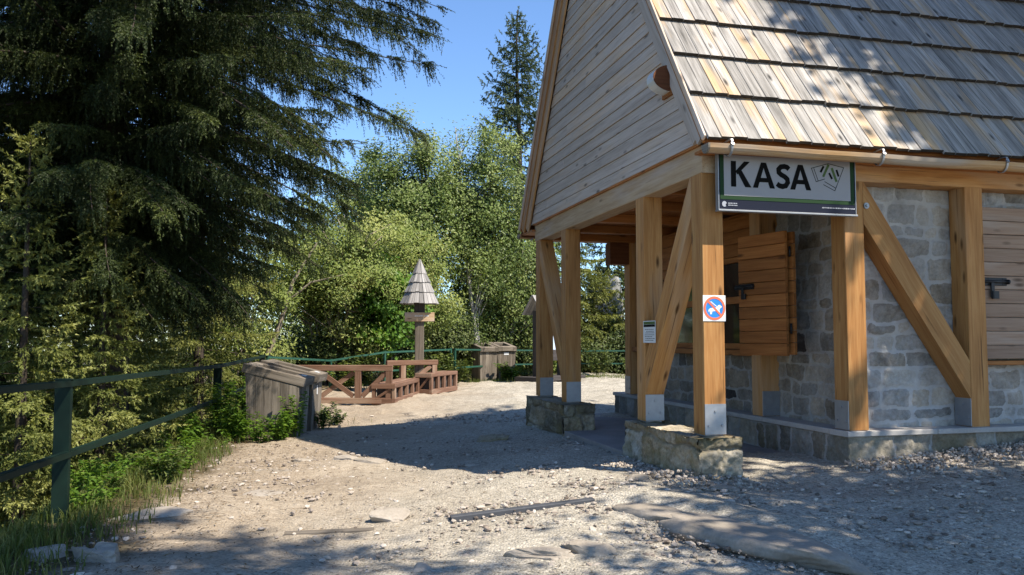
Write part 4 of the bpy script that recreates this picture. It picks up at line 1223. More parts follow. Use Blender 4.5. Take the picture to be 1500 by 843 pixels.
# loose gravel
def scatter(n, xr, yr, smin, smax, seed, dens=None):
    rs = np.random.RandomState(seed)
    x = rs.uniform(xr[0], xr[1], n * 5); y = yr[0] * (yr[1] / yr[0]) ** rs.uniform(0, 1, n * 5)
    d = 0.30 + 2.6 * fbm(x * 0.9, y * 1.3, 51, 4) + 0.35 * sstep(-2, 0.5, x)
    keep = rs.uniform(0, 1, n * 5) < d
    lx, ly = hut_l(x, y)
    inside = (lx > -0.16) & (lx < 1.42) & (ly > 0.08) & (ly < 5.5)
    inside |= (lx > 1.30) & (ly > -0.05)
    inside |= x < fence_x(np.minimum(y, 19)) + 0.25
    keep &= ~inside
    x, y = x[keep][:n], y[keep][:n]; n = len(x)
    s = smin * (smax / smin) ** (rs.uniform(0, 1, n) ** 4.0)
    Vb, Fb = ICO0
    z = ground_z(x, y) + 0.0
    # rotation
    th = rs.uniform(0, 6.28, n); c, s_ = np.cos(th), np.sin(th)
    sc = np.stack([s * rs.uniform(0.8, 1.5, n), s * rs.uniform(0.6, 1.1, n), s * rs.uniform(0.4, 0.75, n)], 1)
    J = 1 + rs.uniform(-0.28, 0.28, (n, 12, 1))
    P = Vb[None] * J * sc[:, None, :] * 0.5
    X = P[..., 0] * c[:, None] - P[..., 1] * s_[:, None]; Y = P[..., 0] * s_[:, None] + P[..., 1] * c[:, None]
    P = np.stack([X + x[:, None], Y + y[:, None], P[..., 2] + (z + s * 0.16)[:, None]], 2)
    F = (Fb[None] + (np.arange(n) * 12)[:, None, None]).reshape(-1, 3)
    return P.reshape(-1, 3), F, np.repeat(rs.uniform(0, 1, n), 12)
def ground_detail_z(P):
    return P
A1 = scatter(26000, (-4, 5.5), (3.9, 15), 0.008, 0.055, 61)
me = np_mesh('gravel', A1[0], A1[1], A1[2])
t = NT('gravel_stone'); sd = t.attr('seed', 2)
c = t.ramp(sd, [(0.0, (0.11, 0.09, 0.075)), (0.3, (0.25, 0.21, 0.175)), (0.75, (0.37, 0.325, 0.275)), (1.0, (0.52, 0.47, 0.41))])
M['gravel'] = t.finish(c, 0.9, None, 0.2)
tag(link_mesh('gravel', me, M['gravel']), 'loose gravel scattered over the path', kind='stuff')
# chips against the plinth and blocks
rs = np.random.RandomState(5)
n = 2600
lx = rs.uniform(1.3, 4.4, n); ly = -np.abs(rs.normal(0, 0.28, n)) - 0.04
k = rs.rand(n) < 0.35
lx[k] = rs.uniform(-0.5, 0.3, k.sum()); ly[k] = rs.uniform(-0.45, 1.5, k.sum())
ok = ~((lx > -0.12) & (lx < 0.27) & (ly > -0.14) & (ly < 1.46))
lx, ly = lx[ok], ly[ok]; n = len(lx)
X, Y = hut_w(lx, ly)
s = 0.012 * (3.0 ** rs.uniform(0, 1, n))
J = 1 + rs.uniform(-0.3, 0.3, (n, 12, 1))
P = ICO0[0][None] * J * (s[:, None] * rs.uniform(0.45, 1.2, (n, 3)))[:, None, :] * 0.6
P = P + np.stack([X, Y, ground_z(X, Y) + 0.01 + 0.05 * np.exp(-np.abs(ly) * 6)], 1)[:, None, :]
F = (ICO0[1][None] + (np.arange(n) * 12)[:, None, None]).reshape(-1, 3)
me = np_mesh('gravel', P.reshape(-1, 3), F, np.repeat(rs.uniform(0.2, 1, n), 12))
tag(link_mesh('gravel', me, M['gravel']), 'stone chips banked against the hut plinth', kind='stuff')

# ------------------------------------------------------------------ foliage
M['needle'] = leaf_mat('spruce_needles', (0.015, 0.026, 0.008), (0.034, 0.052, 0.015), (0.11, 0.135, 0.034), 0.22, 0.55)
M['needle_olive'] = leaf_mat('spruce_needles_olive', (0.10, 0.125, 0.030), (0.20, 0.22, 0.060), (0.32, 0.33, 0.11), 0.28, 0.55)
M['needle_blue'] = leaf_mat('spruce_needles_cool', (0.040, 0.060, 0.028), (0.075, 0.105, 0.050), (0.13, 0.165, 0.075), 0.22, 0.55)
M['birch_leaf'] = leaf_mat('birch_leaves', (0.075, 0.11, 0.026), (0.145, 0.20, 0.050), (0.24, 0.285, 0.10), 0.26, 0.42)
M['willow_leaf'] = leaf_mat('willow_leaves', (0.09, 0.13, 0.028), (0.185, 0.235, 0.056), (0.33, 0.35, 0.115), 0.26, 0.45)
M['maple_leaf'] = leaf_mat('maple_leaves', (0.055, 0.13, 0.018), (0.11, 0.22, 0.03), (0.17, 0.29, 0.05), 0.45, 0.45)
M['dark_leaf'] = leaf_mat('undergrowth_leaves', (0.035, 0.055, 0.014), (0.065, 0.092, 0.024), (0.15, 0.18, 0.058), 0.25, 0.5)
M['weed_leaf'] = leaf_mat('weed_leaves', (0.06, 0.12, 0.016), (0.10, 0.19, 0.026), (0.18, 0.28, 0.05), 0.45, 0.45)
M['grass_blade'] = leaf_mat('grass_blades', (0.05, 0.080, 0.016), (0.11, 0.145, 0.036), (0.24, 0.225, 0.085), 0.4, 0.55)
M['bark'] = stone_mat('spruce_bark', (0.03, 0.024, 0.02), (0.055, 0.044, 0.036), (0.09, 0.075, 0.064))
M['grey_bark'] = stone_mat('grey_bark', (0.12, 0.10, 0.075), (0.22, 0.19, 0.145), (0.30, 0.27, 0.22))
M['birch_bark'] = stone_mat('birch_bark', (0.16, 0.145, 0.13), (0.42, 0.40, 0.37), (0.58, 0.56, 0.53))

def nrm_rows(a):
    return a / (np.linalg.norm(a, axis=1, keepdims=True) + 1e-9)

class WB:
    """wood of one tree: many tubes, vectorised enough"""
    def __init__(s): s.V = []; s.F = []; s.n = 0
    def tube(s, pts, rad, seg=6):
        V, F, _ = tube_geo(pts, rad, seg, False)
        s.V.append(np.array(V)); s.F.append(np.array(F) + s.n); s.n += len(V)
    def mesh(s, name, mat, parent):
        V = np.concatenate(s.V); F = np.concatenate(s.F)
        me = np_mesh(name, V, F, np.full(len(V), 0.5), smooth=True)
        return link_mesh(name, me, mat, parent)

def blades(P, D, L, grav, dens, bl, bw, rs, sd, spread=1.0):
    """needle blades around twigs: P start, D dir, L length; returns V,F,seed"""
    nb = np.maximum(2, (L * dens).astype(int))
    idx = np.repeat(np.arange(len(P)), nb)
    q = rs.uniform(0, 1, len(idx))
    l = L[idx]
    c = P[idx] + D[idx] * (l * q)[:, None]
    c[:, 2] -= grav[idx] * (l * q) ** 2
    d = D[idx].copy(); d[:, 2] -= 2 * grav[idx] * l * q; d = nrm_rows(d)
    r = rs.normal(0, 1, (len(idx), 3)); r = nrm_rows(r - d * (r * d).sum(1, keepdims=True))
    bd = nrm_rows(d * 0.75 + r * spread)
    ln = bl * (1.05 - 0.4 * q) * rs.uniform(0.7, 1.2, len(idx))
    w = nrm_rows(np.cross(bd, rs.normal(0, 1, (len(idx), 3)))) * (bw * 0.5)
    V = np.empty((len(idx), 3, 3))
    V[:, 0] = c - w; V[:, 1] = c + w; V[:, 2] = c + bd * ln[:, None]
    F = np.arange(len(idx) * 3).reshape(-1, 3)
    s_ = np.clip(sd[idx] + rs.uniform(-0.18, 0.18, len(idx)) + 0.22 * (q - 0.5), 0, 1)
    return V.reshape(-1, 3), F, np.repeat(s_, 3)

def spruce(name, x, y, H, rad, z0, nbr, label, group=None, seed=1, base_z=None, mat='needle', droop=0.55, lift=0.25, tip=0.3, tw_sp=0.09, tw_len=0.32, hang=0.4, dens=110, bl=0.04, bw=0.008, hang_n=1.0, trunk_r=None, azr=None, cat='spruce tree', power=1.0, pw2=0.62, spray=0.45):
    rs = np.random.RandomState(seed)
    zb = gz(x, y) - 0.1 if base_z is None else base_z
    root = empty(name, (x, y, zb))
    tag(root, label, cat, group)
    wb = WB()
    tr = trunk_r or H * 0.016
    hs = np.linspace(0, H, 14)
    wob = 0.012 * H
    wb.tube([(wob * 0.3 * math.sin(h * 0.7), wob * 0.3 * math.cos(h * 0.9 + 1), h) for h in hs], [tr * (1 - 0.93 * h / H) + (0.4 * tr if h == 0 else 0) for h in hs], 10)
    PS, DS, LS, GS, SS = [], [], [], [], []
    for i in range(nbr):
        u = ((i + rs.uniform(0, 1)) / nbr) ** power
        h = z0 + (H - z0) * u * 0.985
        Lb = rad(h) * rs.uniform(0.72, 1.12)
        if Lb < 0.06: continue
        az = i * 2.39996 + rs.uniform(-0.4, 0.4)
        if azr is not None:
            az = azr(az, h, rs)
            if az is None: continue
        n = 9
        t = np.linspace(0, 1, n)
        r = Lb * t * (1 - 0.1 * t)
        dr = droop * rs.uniform(0.7, 1.3) * (1 - 0.8 * (h / H) ** 2); lf = lift * rs.uniform(0.5, 1.4) + 0.5 * (h / H) ** 3
        zz = h + Lb * (lf * t - dr * t ** 1.5 + tip * t ** 3 * 0.6)
        bend = rs.uniform(-0.25, 0.25)
        aa = az + bend * t
        C = np.stack([r * np.cos(aa), r * np.sin(aa), zz], 1)
        rb = max(0.003, Lb * 0.0065)
        wb.tube(C - np.array([0, 0, 0.02]), list(np.linspace(rb, rb * 0.2, n)), 4)
        # twigs
        m = max(4, int(Lb / tw_sp))
        s = np.sort(rs.uniform(0.10 if Lb > 1 else 0.02, 1.0, m))
        fi = s * (n - 1); i0 = np.minimum(fi.astype(int), n - 2); fr = (fi - i0)[:, None]
        Pp = C[i0] * (1 - fr) + C[i0 + 1] * fr
        T = nrm_rows(C[i0 + 1] - C[i0])
        side = nrm_rows(np.cross(T, np.array([0, 0, 1.0])))
        bsd = rs.uniform(0.15, 0.75)
        for sg in (-1, 1):
            D = nrm_rows(T * rs.uniform(0.5, 0.9, (m, 1)) + side * sg * rs.uniform(0.6, 1.0, (m, 1)) + np.array([0, 0, -1.0]) * rs.uniform(0.0, 0.35, (m, 1)))
            L_ = tw_len * (1.12 - 0.75 * s) * rs.uniform(0.6, 1.25, m) * min(1.0, 0.45 + Lb * 0.4)
            PS.append(Pp); DS.append(D); LS.append(L_); GS.append(rs.uniform(0.3, 1.0, m)); SS.append(np.clip(bsd + 0.25 * (s - 0.6), 0, 1))
            if hang > 0 and hang_n > 0:
                mm = int(m * hang_n)
                pick = rs.randint(0, m, mm)
                q = rs.uniform(0.0, 1.0, mm)
                P2 = Pp[pick] + D[pick] * (L_[pick] * q)[:, None]
                sp_ = (rs.rand(mm) < spray)[:, None]
                D2 = nrm_rows(np.where(sp_, D[pick] * 0.55 + T[pick] * 0.75 * rs.choice([-0.3, 1.0], (mm, 1), p=[0.2, 0.8]) + side[pick] * sg * -0.1 + np.array([0, 0, -0.38]) + rs.normal(0, 0.2, (mm, 3)), rs.normal(0, 0.2, (mm, 3)) + np.array([0, 0, -1.0]) + T[pick] * 0.25))
                L2 = np.where(sp_[:, 0], 0.62, 1.0) * hang * rs.uniform(0.3, 1.15, mm) * (1.1 - 0.6 * s[pick]) * min(1.0, 0.35 + Lb * 0.4)
                PS.append(P2); DS.append(D2); LS.append(L2); GS.append(np.zeros(mm)); SS.append(np.full(mm, bsd * 0.8))
        PS.append(C[-1:] - 0.0); DS.append(nrm_rows(C[-1:] - C[-2:-1])); LS.append(np.array([tw_len * 0.6])); GS.append(np.array([0.2])); SS.append(np.array([min(1, bsd + 0.2)]))
    # leader
    PS.append(np.array([[0, 0, H * 0.94]])); DS.append(np.array([[0, 0, 1.0]])); LS.append(np.array([H * 0.07])); GS.append(np.zeros(1)); SS.append(np.array([0.5]))
    V, F, S = blades(np.concatenate(PS), np.concatenate(DS), np.concatenate(LS), np.concatenate(GS), dens, bl, bw, rs, np.concatenate(SS), pw2)
    wb.mesh('trunk', M['bark'], root)
    me = np_mesh('crown', V, F, S)
    link_mesh('crown', me, M[mat], root)
    return root

def leaves(C, nrmb, size, rs, sd, asp=0.6, up=1.5):
    n = len(C)
    N_ = nrm_rows(rs.normal(0, 1, (n, 3)) + nrmb * up)
    a = nrm_rows(np.cross(N_, rs.normal(0, 1, (n, 3))))
    b = np.cross(N_, a)
    s = size * rs.uniform(0.6, 1.25, n)[:, None]
    V = np.empty((n, 4, 3))
    V[:, 0] = C - a * s * 0.5; V[:, 1] = C + b * s * asp * 0.5 + N_ * s * 0.06; V[:, 2] = C + a * s * 0.5 - N_ * s * 0.1; V[:, 3] = C - b * s * asp * 0.5 + N_ * s * 0.06
    F = np.arange(n * 4).reshape(-1, 4)
    return V.reshape(-1, 3), F, np.repeat(sd, 4)

def broadleaf(name, x, y, H, crown, nclump, nleaf, size, label, cat, group=None, seed=1, mat='birch_leaf', bark='grey_bark', trunks=1, base_z=None, clump=0.38, hangf=0.0, trunk_r=0.08, lean=0.0, shell=0.55, asp=0.6, zsq=0.8, leanx=0.0):
    """crown: (rx, ry, z_low, z_high) above the base"""
    rs = np.random.RandomState(seed)
    zb = gz(x, y) - 0.1 if base_z is None else base_z
    root = empty(name, (x, y, zb)); tag(root, label, cat, group)
    rx, ry, zl, zh = crown
    zc = (zl + zh) / 2; rz = (zh - zl) / 2
    d = nrm_rows(rs.normal(0, 1, (nclump, 3)))
    rr = rs.uniform(0, 1, nclump) ** shell
    lob = 1 + 0.55 * np.array([fbm(np.array([v[0] * 1.6 + seed]), np.array([v[1] * 1.6 + v[2] * 1.3]), seed, 3)[0] for v in d])
    C = d * (rr * lob)[:, None] * np.array([rx, ry, rz]) + np.array([leanx, 0, zc])
    wb = WB()
    tops = []
    for k in range(trunks):
        a = rs.uniform(0, 6.28); sp_ = 0.0 if trunks == 1 else rs.uniform(0.3, 0.75)
        tx, ty = math.cos(a) * rx * sp_ + leanx * 0.8, math.sin(a) * ry * sp_
        hh = zl + (zh - zl) * rs.uniform(0.72, 0.95)
        pts = []
        bx, by = (0, 0) if trunks == 1 else (math.cos(a) * 0.12, math.sin(a) * 0.12)
        for t in np.linspace(0, 1, 9):
            pts.append((bx + tx * t ** 1.2 + 0.06 * math.sin(t * 7 + k), by + ty * t ** 1.2 + 0.06 * math.cos(t * 6 + 2 * k), hh * t))
        r0 = trunk_r * (1 if trunks == 1 else rs.uniform(0.5, 0.9))
        wb.tube(pts, list(np.linspace(r0, r0 * 0.2, 9)), 7)
        tops.append(np.array(pts))
    allp = np.concatenate(tops)
    for i in range(nclump):
        if rs.rand() < 0.6:
            cand = allp[(allp[:, 2] < C[i, 2] + 0.1)]
            if len(cand) == 0: cand = allp[:3]
            j = np.argmin(np.linalg.norm(cand - (C[i] - (0, 0, rz * 0.35)), axis=1))
            p0 = cand[j]; mid = (p0 + C[i]) / 2 + rs.normal(0, 0.08, 3) + (0, 0, 0.1)
            wb.tube([p0, mid, C[i]], [trunk_r * 0.28, trunk_r * 0.17, 0.004], 4)
    per = rs.poisson(nleaf / nclump, nclump)
    idx = np.repeat(np.arange(nclump), per)
    off = rs.normal(0, 1, (len(idx), 3)) * clump * np.array([1, 1, zsq]) * rs.uniform(0.6, 1.3, nclump)[idx][:, None]
    P = C[idx] + off
    if hangf: P[:, 2] -= hangf * np.abs(rs.normal(0, 1, len(idx))) * (0.3 + rr[idx])
    ok = P[:, 2] > 0.05
    P, idx = P[ok], idx[ok]
    csd = rs.uniform(0.1, 0.9, nclump)
    sd = np.clip(csd[idx] + rs.uniform(-0.14, 0.14, len(idx)), 0, 1)
    out = nrm_rows(P - np.array([leanx, 0, zc]))
    V, F, S = leaves(P, out * 0.8 + np.array([0.55, -0.45, 0.75]), size, rs, sd, asp)
    wb.mesh('trunk', M[bark], root)
    link_mesh('crown', np_mesh('crown', V, F, S), M[mat], root)
    return root

# ------------------------------------------------------------------ trees
# the great spruce on the left
def prof(pts):
    xs = [p[0] for p in pts]; ys = [p[1] for p in pts]
    return lambda h: float(np.interp(h, xs, ys))
spruce('spruce_tree', -5.3, 10.9, 15.5, prof([(0, 0.5), (2.3, 1.0), (2.9, 1.7), (3.6, 2.4), (4.6, 3.3), (5.7, 4.2), (7.2, 5.1), (9.5, 4.3), (12.5, 2.3), (15.5, 0.1)]), 3.0, 620,
       'huge dark spruce with drooping curtains of twigs overhanging the railing', seed=3, droop=0.60, lift=0.30, tip=0.12, tw_sp=0.05, tw_len=0.40, hang=0.50, dens=115, bl=0.037, bw=0.0112, hang_n=1.9, spray=0.5, trunk_r=0.24, base_z=gz(-5.3, 10.9) - 0.2, power=1.45, pw2=0.55)
# spruces growing on the drop behind the railing
SL_ = 'olive spruces on the drop behind the railing'
for i, (x, y, H, r, lab) in enumerate([
    (-6.9, 9.3, 6.4, 2.2, 'sunlit olive spruce behind the nearest railing bay'),
    (-6.3, 13.6, 5.6, 1.6, 'sunlit olive spruce behind the second railing bay beside the bins'),
    (-9.3, 11.8, 11.0, 2.9, 'tall olive spruce behind the great spruce at the picture edge'),
    (-8.4, 16.0, 9.5, 2.6, 'loose olive spruce showing through gaps below the great spruce'),
    (-5.9, 7.2, 4.0, 1.7, 'short olive spruce close behind the near railing post'),
    (-7.0, 18.5, 8.6, 2.1, 'slim olive spruce farther down the drop behind the bins'),
    (-4.72, 9.55, 3.7, 0.85, 'slim olive spruce standing in front of the great trunk'),
    (-5.25, 8.9, 4.6, 1.15, 'thick olive spruce right behind the rail in front of the great trunk'),
    (-5.55, 11.9, 5.0, 1.05, 'narrow olive spruce between the great trunk and the second railing post'),
    (-6.4, 10.4, 5.6, 1.7, 'wide olive spruce directly beside the great trunk'),
    (-7.8, 12.6, 6.5, 2.0, 'olive spruce filling the gap behind the great trunk'),
    (-11.5, 17.5, 11.0, 2.8, 'dark olive spruce deep behind the great spruce')]):
    spruce('spruce_tree', x, y, H, prof([(0, r), (H * 0.3, r * 0.95), (H, 0.05)]), 0.2, int(36 + H * 10), lab, SL_, seed=20 + i, mat='needle_olive', droop=0.5, lift=0.2, tip=0.3,
           tw_sp=0.062, tw_len=0.36, hang=0.36, dens=75, bl=0.055, bw=0.02, hang_n=1.1, pw2=0.55)
# tall spruce beside the gable, thin top behind the birches, conifers behind the porch
spruce('spruce_tree', 0.25, 34, 17.6, prof([(0, 2.9), (5, 2.8), (9.5, 2.4), (11.5, 1.9), (13.5, 1.7), (15.6, 1.0), (17.6, 0.05)]), 1.5, 190, 'tall open spruce rising above the birches next to the gable', seed=41, mat='needle_blue',
       droop=0.5, lift=0.18, tip=0.5, tw_sp=0.11, tw_len=0.5, hang=0.55, dens=46, bl=0.10, bw=0.045, hang_n=1.0, base_z=-2.3)
spruce('spruce_tree', -7.9, 32, 11.2, prof([(0, 1.8), (6, 1.5), (9, 0.9), (11.2, 0.05)]), 1.5, 62, 'ragged spruce top sticking out between the great spruce and birches', seed=42, mat='needle_blue',
       droop=0.3, lift=0.15, tip=0.4, tw_sp=0.13, tw_len=0.4, hang=0.35, dens=46, bl=0.10, bw=0.045, hang_n=0.8, base_z=-2.2)
PC = 'conifers behind the porch'
for i, (x, y, H, r) in enumerate([(2.3, 31.5, 8.5, 2.0), (4.3, 36.5, 11.0, 2.8), (5.3, 32.0, 8.0, 2.0), (1.0, 33.0, 7.5, 1.9), (3.5, 32.2, 4.6, 1.6), (7.2, 34, 9.0, 2.4)]):
    spruce('spruce_tree', x, y, H, prof([(0, r), (H * 0.4, r * 0.9), (H, 0.05)]), 0.3, 85, 'dark bushy conifer seen through the open porch', PC, seed=50 + i, mat='needle_olive' if i % 2 == 0 else 'needle',
           droop=0.5, lift=0.2, tip=0.3, tw_sp=0.10, tw_len=0.5, hang=0.45, dens=46, bl=0.10, bw=0.042, hang_n=1.0)

# birches
BG = 'birches behind the railing'
broadleaf('birch_tree', -3.35, 27.0, 9.6, (1.95, 1.8, 2.6, 9.1), 185, 44000, 0.105, 'rounded birch straight behind the roofed signpost', 'birch tree', BG, seed=61, bark='birch_bark', clump=0.25, hangf=0.2, trunk_r=0.10, trunks=2)
broadleaf('birch_tree', -1.05, 28.0, 9.6, (1.75, 1.7, 2.0, 9.3), 165, 38000, 0.105, 'birch between the roofed signpost and the tall spruce', 'birch tree', BG, seed=62, bark='birch_bark', clump=0.25, hangf=0.2, trunk_r=0.09, trunks=2)
broadleaf('birch_tree', -5.4, 29.5, 8.2, (1.8, 1.6, 2.0, 8.4), 125, 27000, 0.105, 'birch at the left end of the birches, half behind the willow', 'birch tree', BG, seed=63, bark='birch_bark', clump=0.26, hangf=0.18, trunk_r=0.08, trunks=2)
broadleaf('birch_tree', -0.2, 29.5, 7.2, (1.9, 1.5, 0.8, 6.6), 125, 29000, 0.105, 'low spreading birch behind the far bins', 'birch tree', BG, seed=64, bark='birch_bark', clump=0.25, hangf=0.2, trunk_r=0.07, trunks=3)
# pale willow scrub
WG = 'pale willow scrub beyond the barrier'
broadleaf('willow_bush', -5.1, 23.2, 5.0, (2.5, 1.8, 0.9, 5.3), 190, 42000, 0.105, 'big pale yellow-green willow bush behind the bins', 'willow', WG, seed=71, mat='willow_leaf', trunks=5, trunk_r=0.075, clump=0.22, asp=0.45)
broadleaf('willow_bush', -3.4, 25.0, 4.2, (1.9, 1.5, 0.8, 4.6), 140, 30000, 0.105, 'smaller pale willow bush left of the roofed signpost', 'willow', WG, seed=72, mat='willow_leaf', trunks=4, trunk_r=0.05, clump=0.22, asp=0.45)
broadleaf('maple_sapling', -3.55, 23.4, 3.6, (0.95, 0.8, 0.9, 3.7), 70, 5000, 0.13, 'bright green maple sapling left of the signpost', 'maple', seed=73, mat='maple_leaf', trunks=2, trunk_r=0.03, clump=0.22, asp=0.9, zsq=0.4)
broadleaf('willow_bush', -7.2, 20.5, 4.4, (1.8, 1.5, 1.0, 5.6), 110, 22000, 0.10, 'loose pale bush between the great spruce and willow', 'willow', WG, seed=74, mat='willow_leaf', trunks=4, trunk_r=0.06, clump=0.24, asp=0.45)
# leaning bare stems in the scrub
x, y = -6.1, 19.8
r = empty('leaning_tree', (x, y, gz(x, y))); tag(r, 'thin leaning grey trunk in the scrub left of the bins', 'tree')
wb = WB()
wb.tube([(0, 0, -0.3), (0.15, 0.1, 0.9), (0.5, 0.2, 1.9), (0.75, 0.3, 2.9), (1.3, 0.5, 3.9)], [0.085, 0.075, 0.06, 0.045, 0.02], 8)
wb.tube([(0.62, 0.25, 2.4), (1.2, 0.3, 2.9), (2.0, 0.4, 3.1)], [0.035, 0.025, 0.01], 6)
wb.tube([(0.1, 0.0, 0.5), (-0.4, 0.1, 1.4), (-0.8, 0.2, 2.4)], [0.04, 0.03, 0.01], 6)
wb.mesh('trunk', M['grey_bark'], r)
rs = np.random.RandomState(3)
C = np.array([(1.2, 0.45, 3.7), (1.9, 0.4, 3.1), (-0.7, 0.2, 2.3), (0.9, 0.3, 3.2)])[rs.randint(0, 4, 1500)] + rs.normal(0, 0.35, (1500, 3))
V, F, S = leaves(C, np.array([0, 0, 1.0]), 0.08, rs, rs.uniform(0.2, 0.9, 1500))
link_mesh('crown', np_mesh('crown', V, F, S), M['birch_leaf'], r)

# dark undergrowth between trunks
UG = 'undergrowth shrubs behind the railings'
rs0 = np.random.RandomState(99)
for i, (x, y, rr, h) in enumerate([(-5.2, 23.4, 1.1, 1.7), (-3.4, 24.9, 1.0, 1.8), (-2.0, 26.6, 1.1, 2.2), (-0.9, 29.3, 1.2, 2.3), (0.6, 30.3, 1.2, 2.4), (1.9, 30.6, 1.2, 2.2), (-6.9, 22.5, 1.2, 2.0), (-7.2, 25.0, 1.5, 2.6), (-4.9, 27.2, 1.5, 3.0), (-2.6, 28.6, 1.5, 3.2), (3.4, 31.0, 1.2, 2.0), (5.2, 31.0, 1.3, 2.2), (-8.0, 18.5, 1.3, 3.0), (-9.8, 20.5, 2.2, 4.0), (-11.5, 25.0, 2.6, 5.0)]):
    broadleaf('shrub', x, y, h, (rr, rr * 0.8, 0.0, h), 60, 8500, 0.11, 'dense dark green shrub in the undergrowth behind a railing', 'shrub', UG, seed=80 + i, mat='dark_leaf', trunks=3, trunk_r=0.03, clump=0.22)

# boulder seen through the porch
rock('boulder', 3.75, 33.6, (1.5, 1.3, 3.0), 77, 0.3, 0.05, mat='boulder', flat=0.1, label='big grey rounded boulder among the conifers behind the porch', cat='boulder', boxy=0.25, rough=0.22, z=1.3)

# trees behind the photographer that throw the dappled shade
spruce('spruce_tree', 4.2, 0.1, 18.0, prof([(0, 1.0), (5, 2.3), (12, 2.0), (18, 0.1)]), 5.0, 200, 'spruce behind the viewpoint shading the near railing', seed=91, droop=0.5, lift=0.2, tip=0.3, tw_sp=0.15, tw_len=0.55, hang=0.5, dens=30, bl=0.13, bw=0.065, hang_n=0.7)
broadleaf('beech_tree', 10.05, 6.5, 16.5, (2.4, 2.4, 3.6, 17.0), 260, 70000, 0.27, 'broad beech beyond the hut corner shading the roof', 'beech tree', seed=92, mat='birch_leaf', trunks=1, trunk_r=0.2, clump=0.5)
broadleaf('beech_tree', 7.1, 2.8, 9.0, (2.0, 2.0, 3.6, 8.6), 110, 13000, 0.17, 'smaller beech to the right of the viewpoint shading the ledge', 'beech tree', seed=93, mat='birch_leaf', trunks=1, trunk_r=0.13, clump=0.42)
FB = 'trees beyond the clearing'
for i, (x, y, H, rr) in enumerate([(-9.5, 38, 10.5, 3.0), (-5.0, 40, 10.0, 2.8), (-1.5, 41, 10.0, 2.8), (2.5, 42, 9.5, 2.6), (7.0, 41, 10, 3.0), (-14.0, 34, 11.5, 3.4), (-17, 26, 12, 3.4)]):
    broadleaf('broadleaf_tree', x, y, H, (rr, rr * 0.8, 1.0, H), 150, 15000, 0.16, 'green broadleaf tree on the drop beyond the clearing', 'tree', FB, seed=140 + i, mat='dark_leaf' if i % 2 else 'birch_leaf', trunks=2, trunk_r=0.12, clump=0.45)

# ------------------------------------------------------------------ grass and weeds
rs = np.random.RandomState(123)
def grass(n, xf, label, seed, hmin, hmax):
    rs = np.random.RandomState(seed)
    x, y = xf(rs, n)
    z = ground_z(x, y) - 0.01
    n = len(x)
    h = rs.uniform(hmin, hmax, n) * (0.6 + 0.8 * np.clip(fbm(x * 2, y * 2, 4, 2) + 0.5, 0, 1))
    az = rs.uniform(0, 6.28, n); ln = rs.uniform(0.15, 0.8, n)
    dx, dy = np.cos(az), np.sin(az)
    w = rs.uniform(0.003, 0.006, n)
    B = np.stack([x, y, z], 1); Wv = np.stack([-dy * w, dx * w, 0 * w], 1)
    m1 = B + np.stack([dx * h * ln * 0.3, dy * h * ln * 0.3, h * 0.6], 1); t1 = B + np.stack([dx * h * ln, dy * h * ln, h * (1 - 0.3 * ln)], 1)
    V = np.stack([B - Wv, B + Wv, m1 + Wv * 0.7, m1 - Wv * 0.7, t1], 1).reshape(-1, 3)
    o = np.arange(n)[:, None] * 5
    F = np.concatenate([np.concatenate([o + 0, o + 1, o + 2], 1), np.concatenate([o + 0, o + 2, o + 3], 1), np.concatenate([o + 3, o + 2, o + 4], 1)])
    S = np.repeat(np.clip(rs.uniform(0, 1, n) * 0.6 + 0.5 * np.clip(fbm(x * 1.5, y * 1.5, 14, 2) + 0.4, 0, 1), 0, 1), 5)
    return tag(link_mesh('grass', np_mesh('grass', V, F, S), M['grass_blade']), label, kind='stuff')
def strip(rs, n):
    y = 4.6 + 10.5 * rs.uniform(0, 1, n) ** 1.1
    off = np.abs(rs.normal(0, 1, n)) * (0.42 + 0.12 * np.sin(y * 2.1)) - 0.55
    # most grass hugs the railing foot, with tongues into the path
    x = fence_x(y) + off + 0.25
    keep = (fbm(x * 2.3, y * 2.3, 77, 3) > -0.10 - 0.12 * rs.rand(n)) & (off < 0.45 + 0.45 * fbm(y * 1.4, y * 0.3, 7, 2)) & ~((np.abs(y - 12.4) < 0.9) & (x > -3.9) & (x < -2.9))
    return x[keep], y[keep]
grass(15000, strip, 'rough grass along the foot of the railing', 5, 0.04, 0.19)
def strip2(rs, n):
    y = rs.uniform(13.4, 17.2, n); x = -2.95 - 0.42 * (y - 13.4) + np.abs(rs.normal(0, 0.3, n)) * np.where(y < 15, 1, 0.5) - 0.5
    return x, y
grass(2500, strip2, 'grass tufts between the bins and the brown barrier', 6, 0.05, 0.2)
def strip3(rs, n):
    x = rs.uniform(-1.3, 4.5, n); y = 25.6 + rs.normal(0, 0.5, n) + 0.45 * np.clip(x, 0, 3)
    return x, y
grass(3000, strip3, 'thin grass at the far edge of the clearing', 7, 0.06, 0.2)

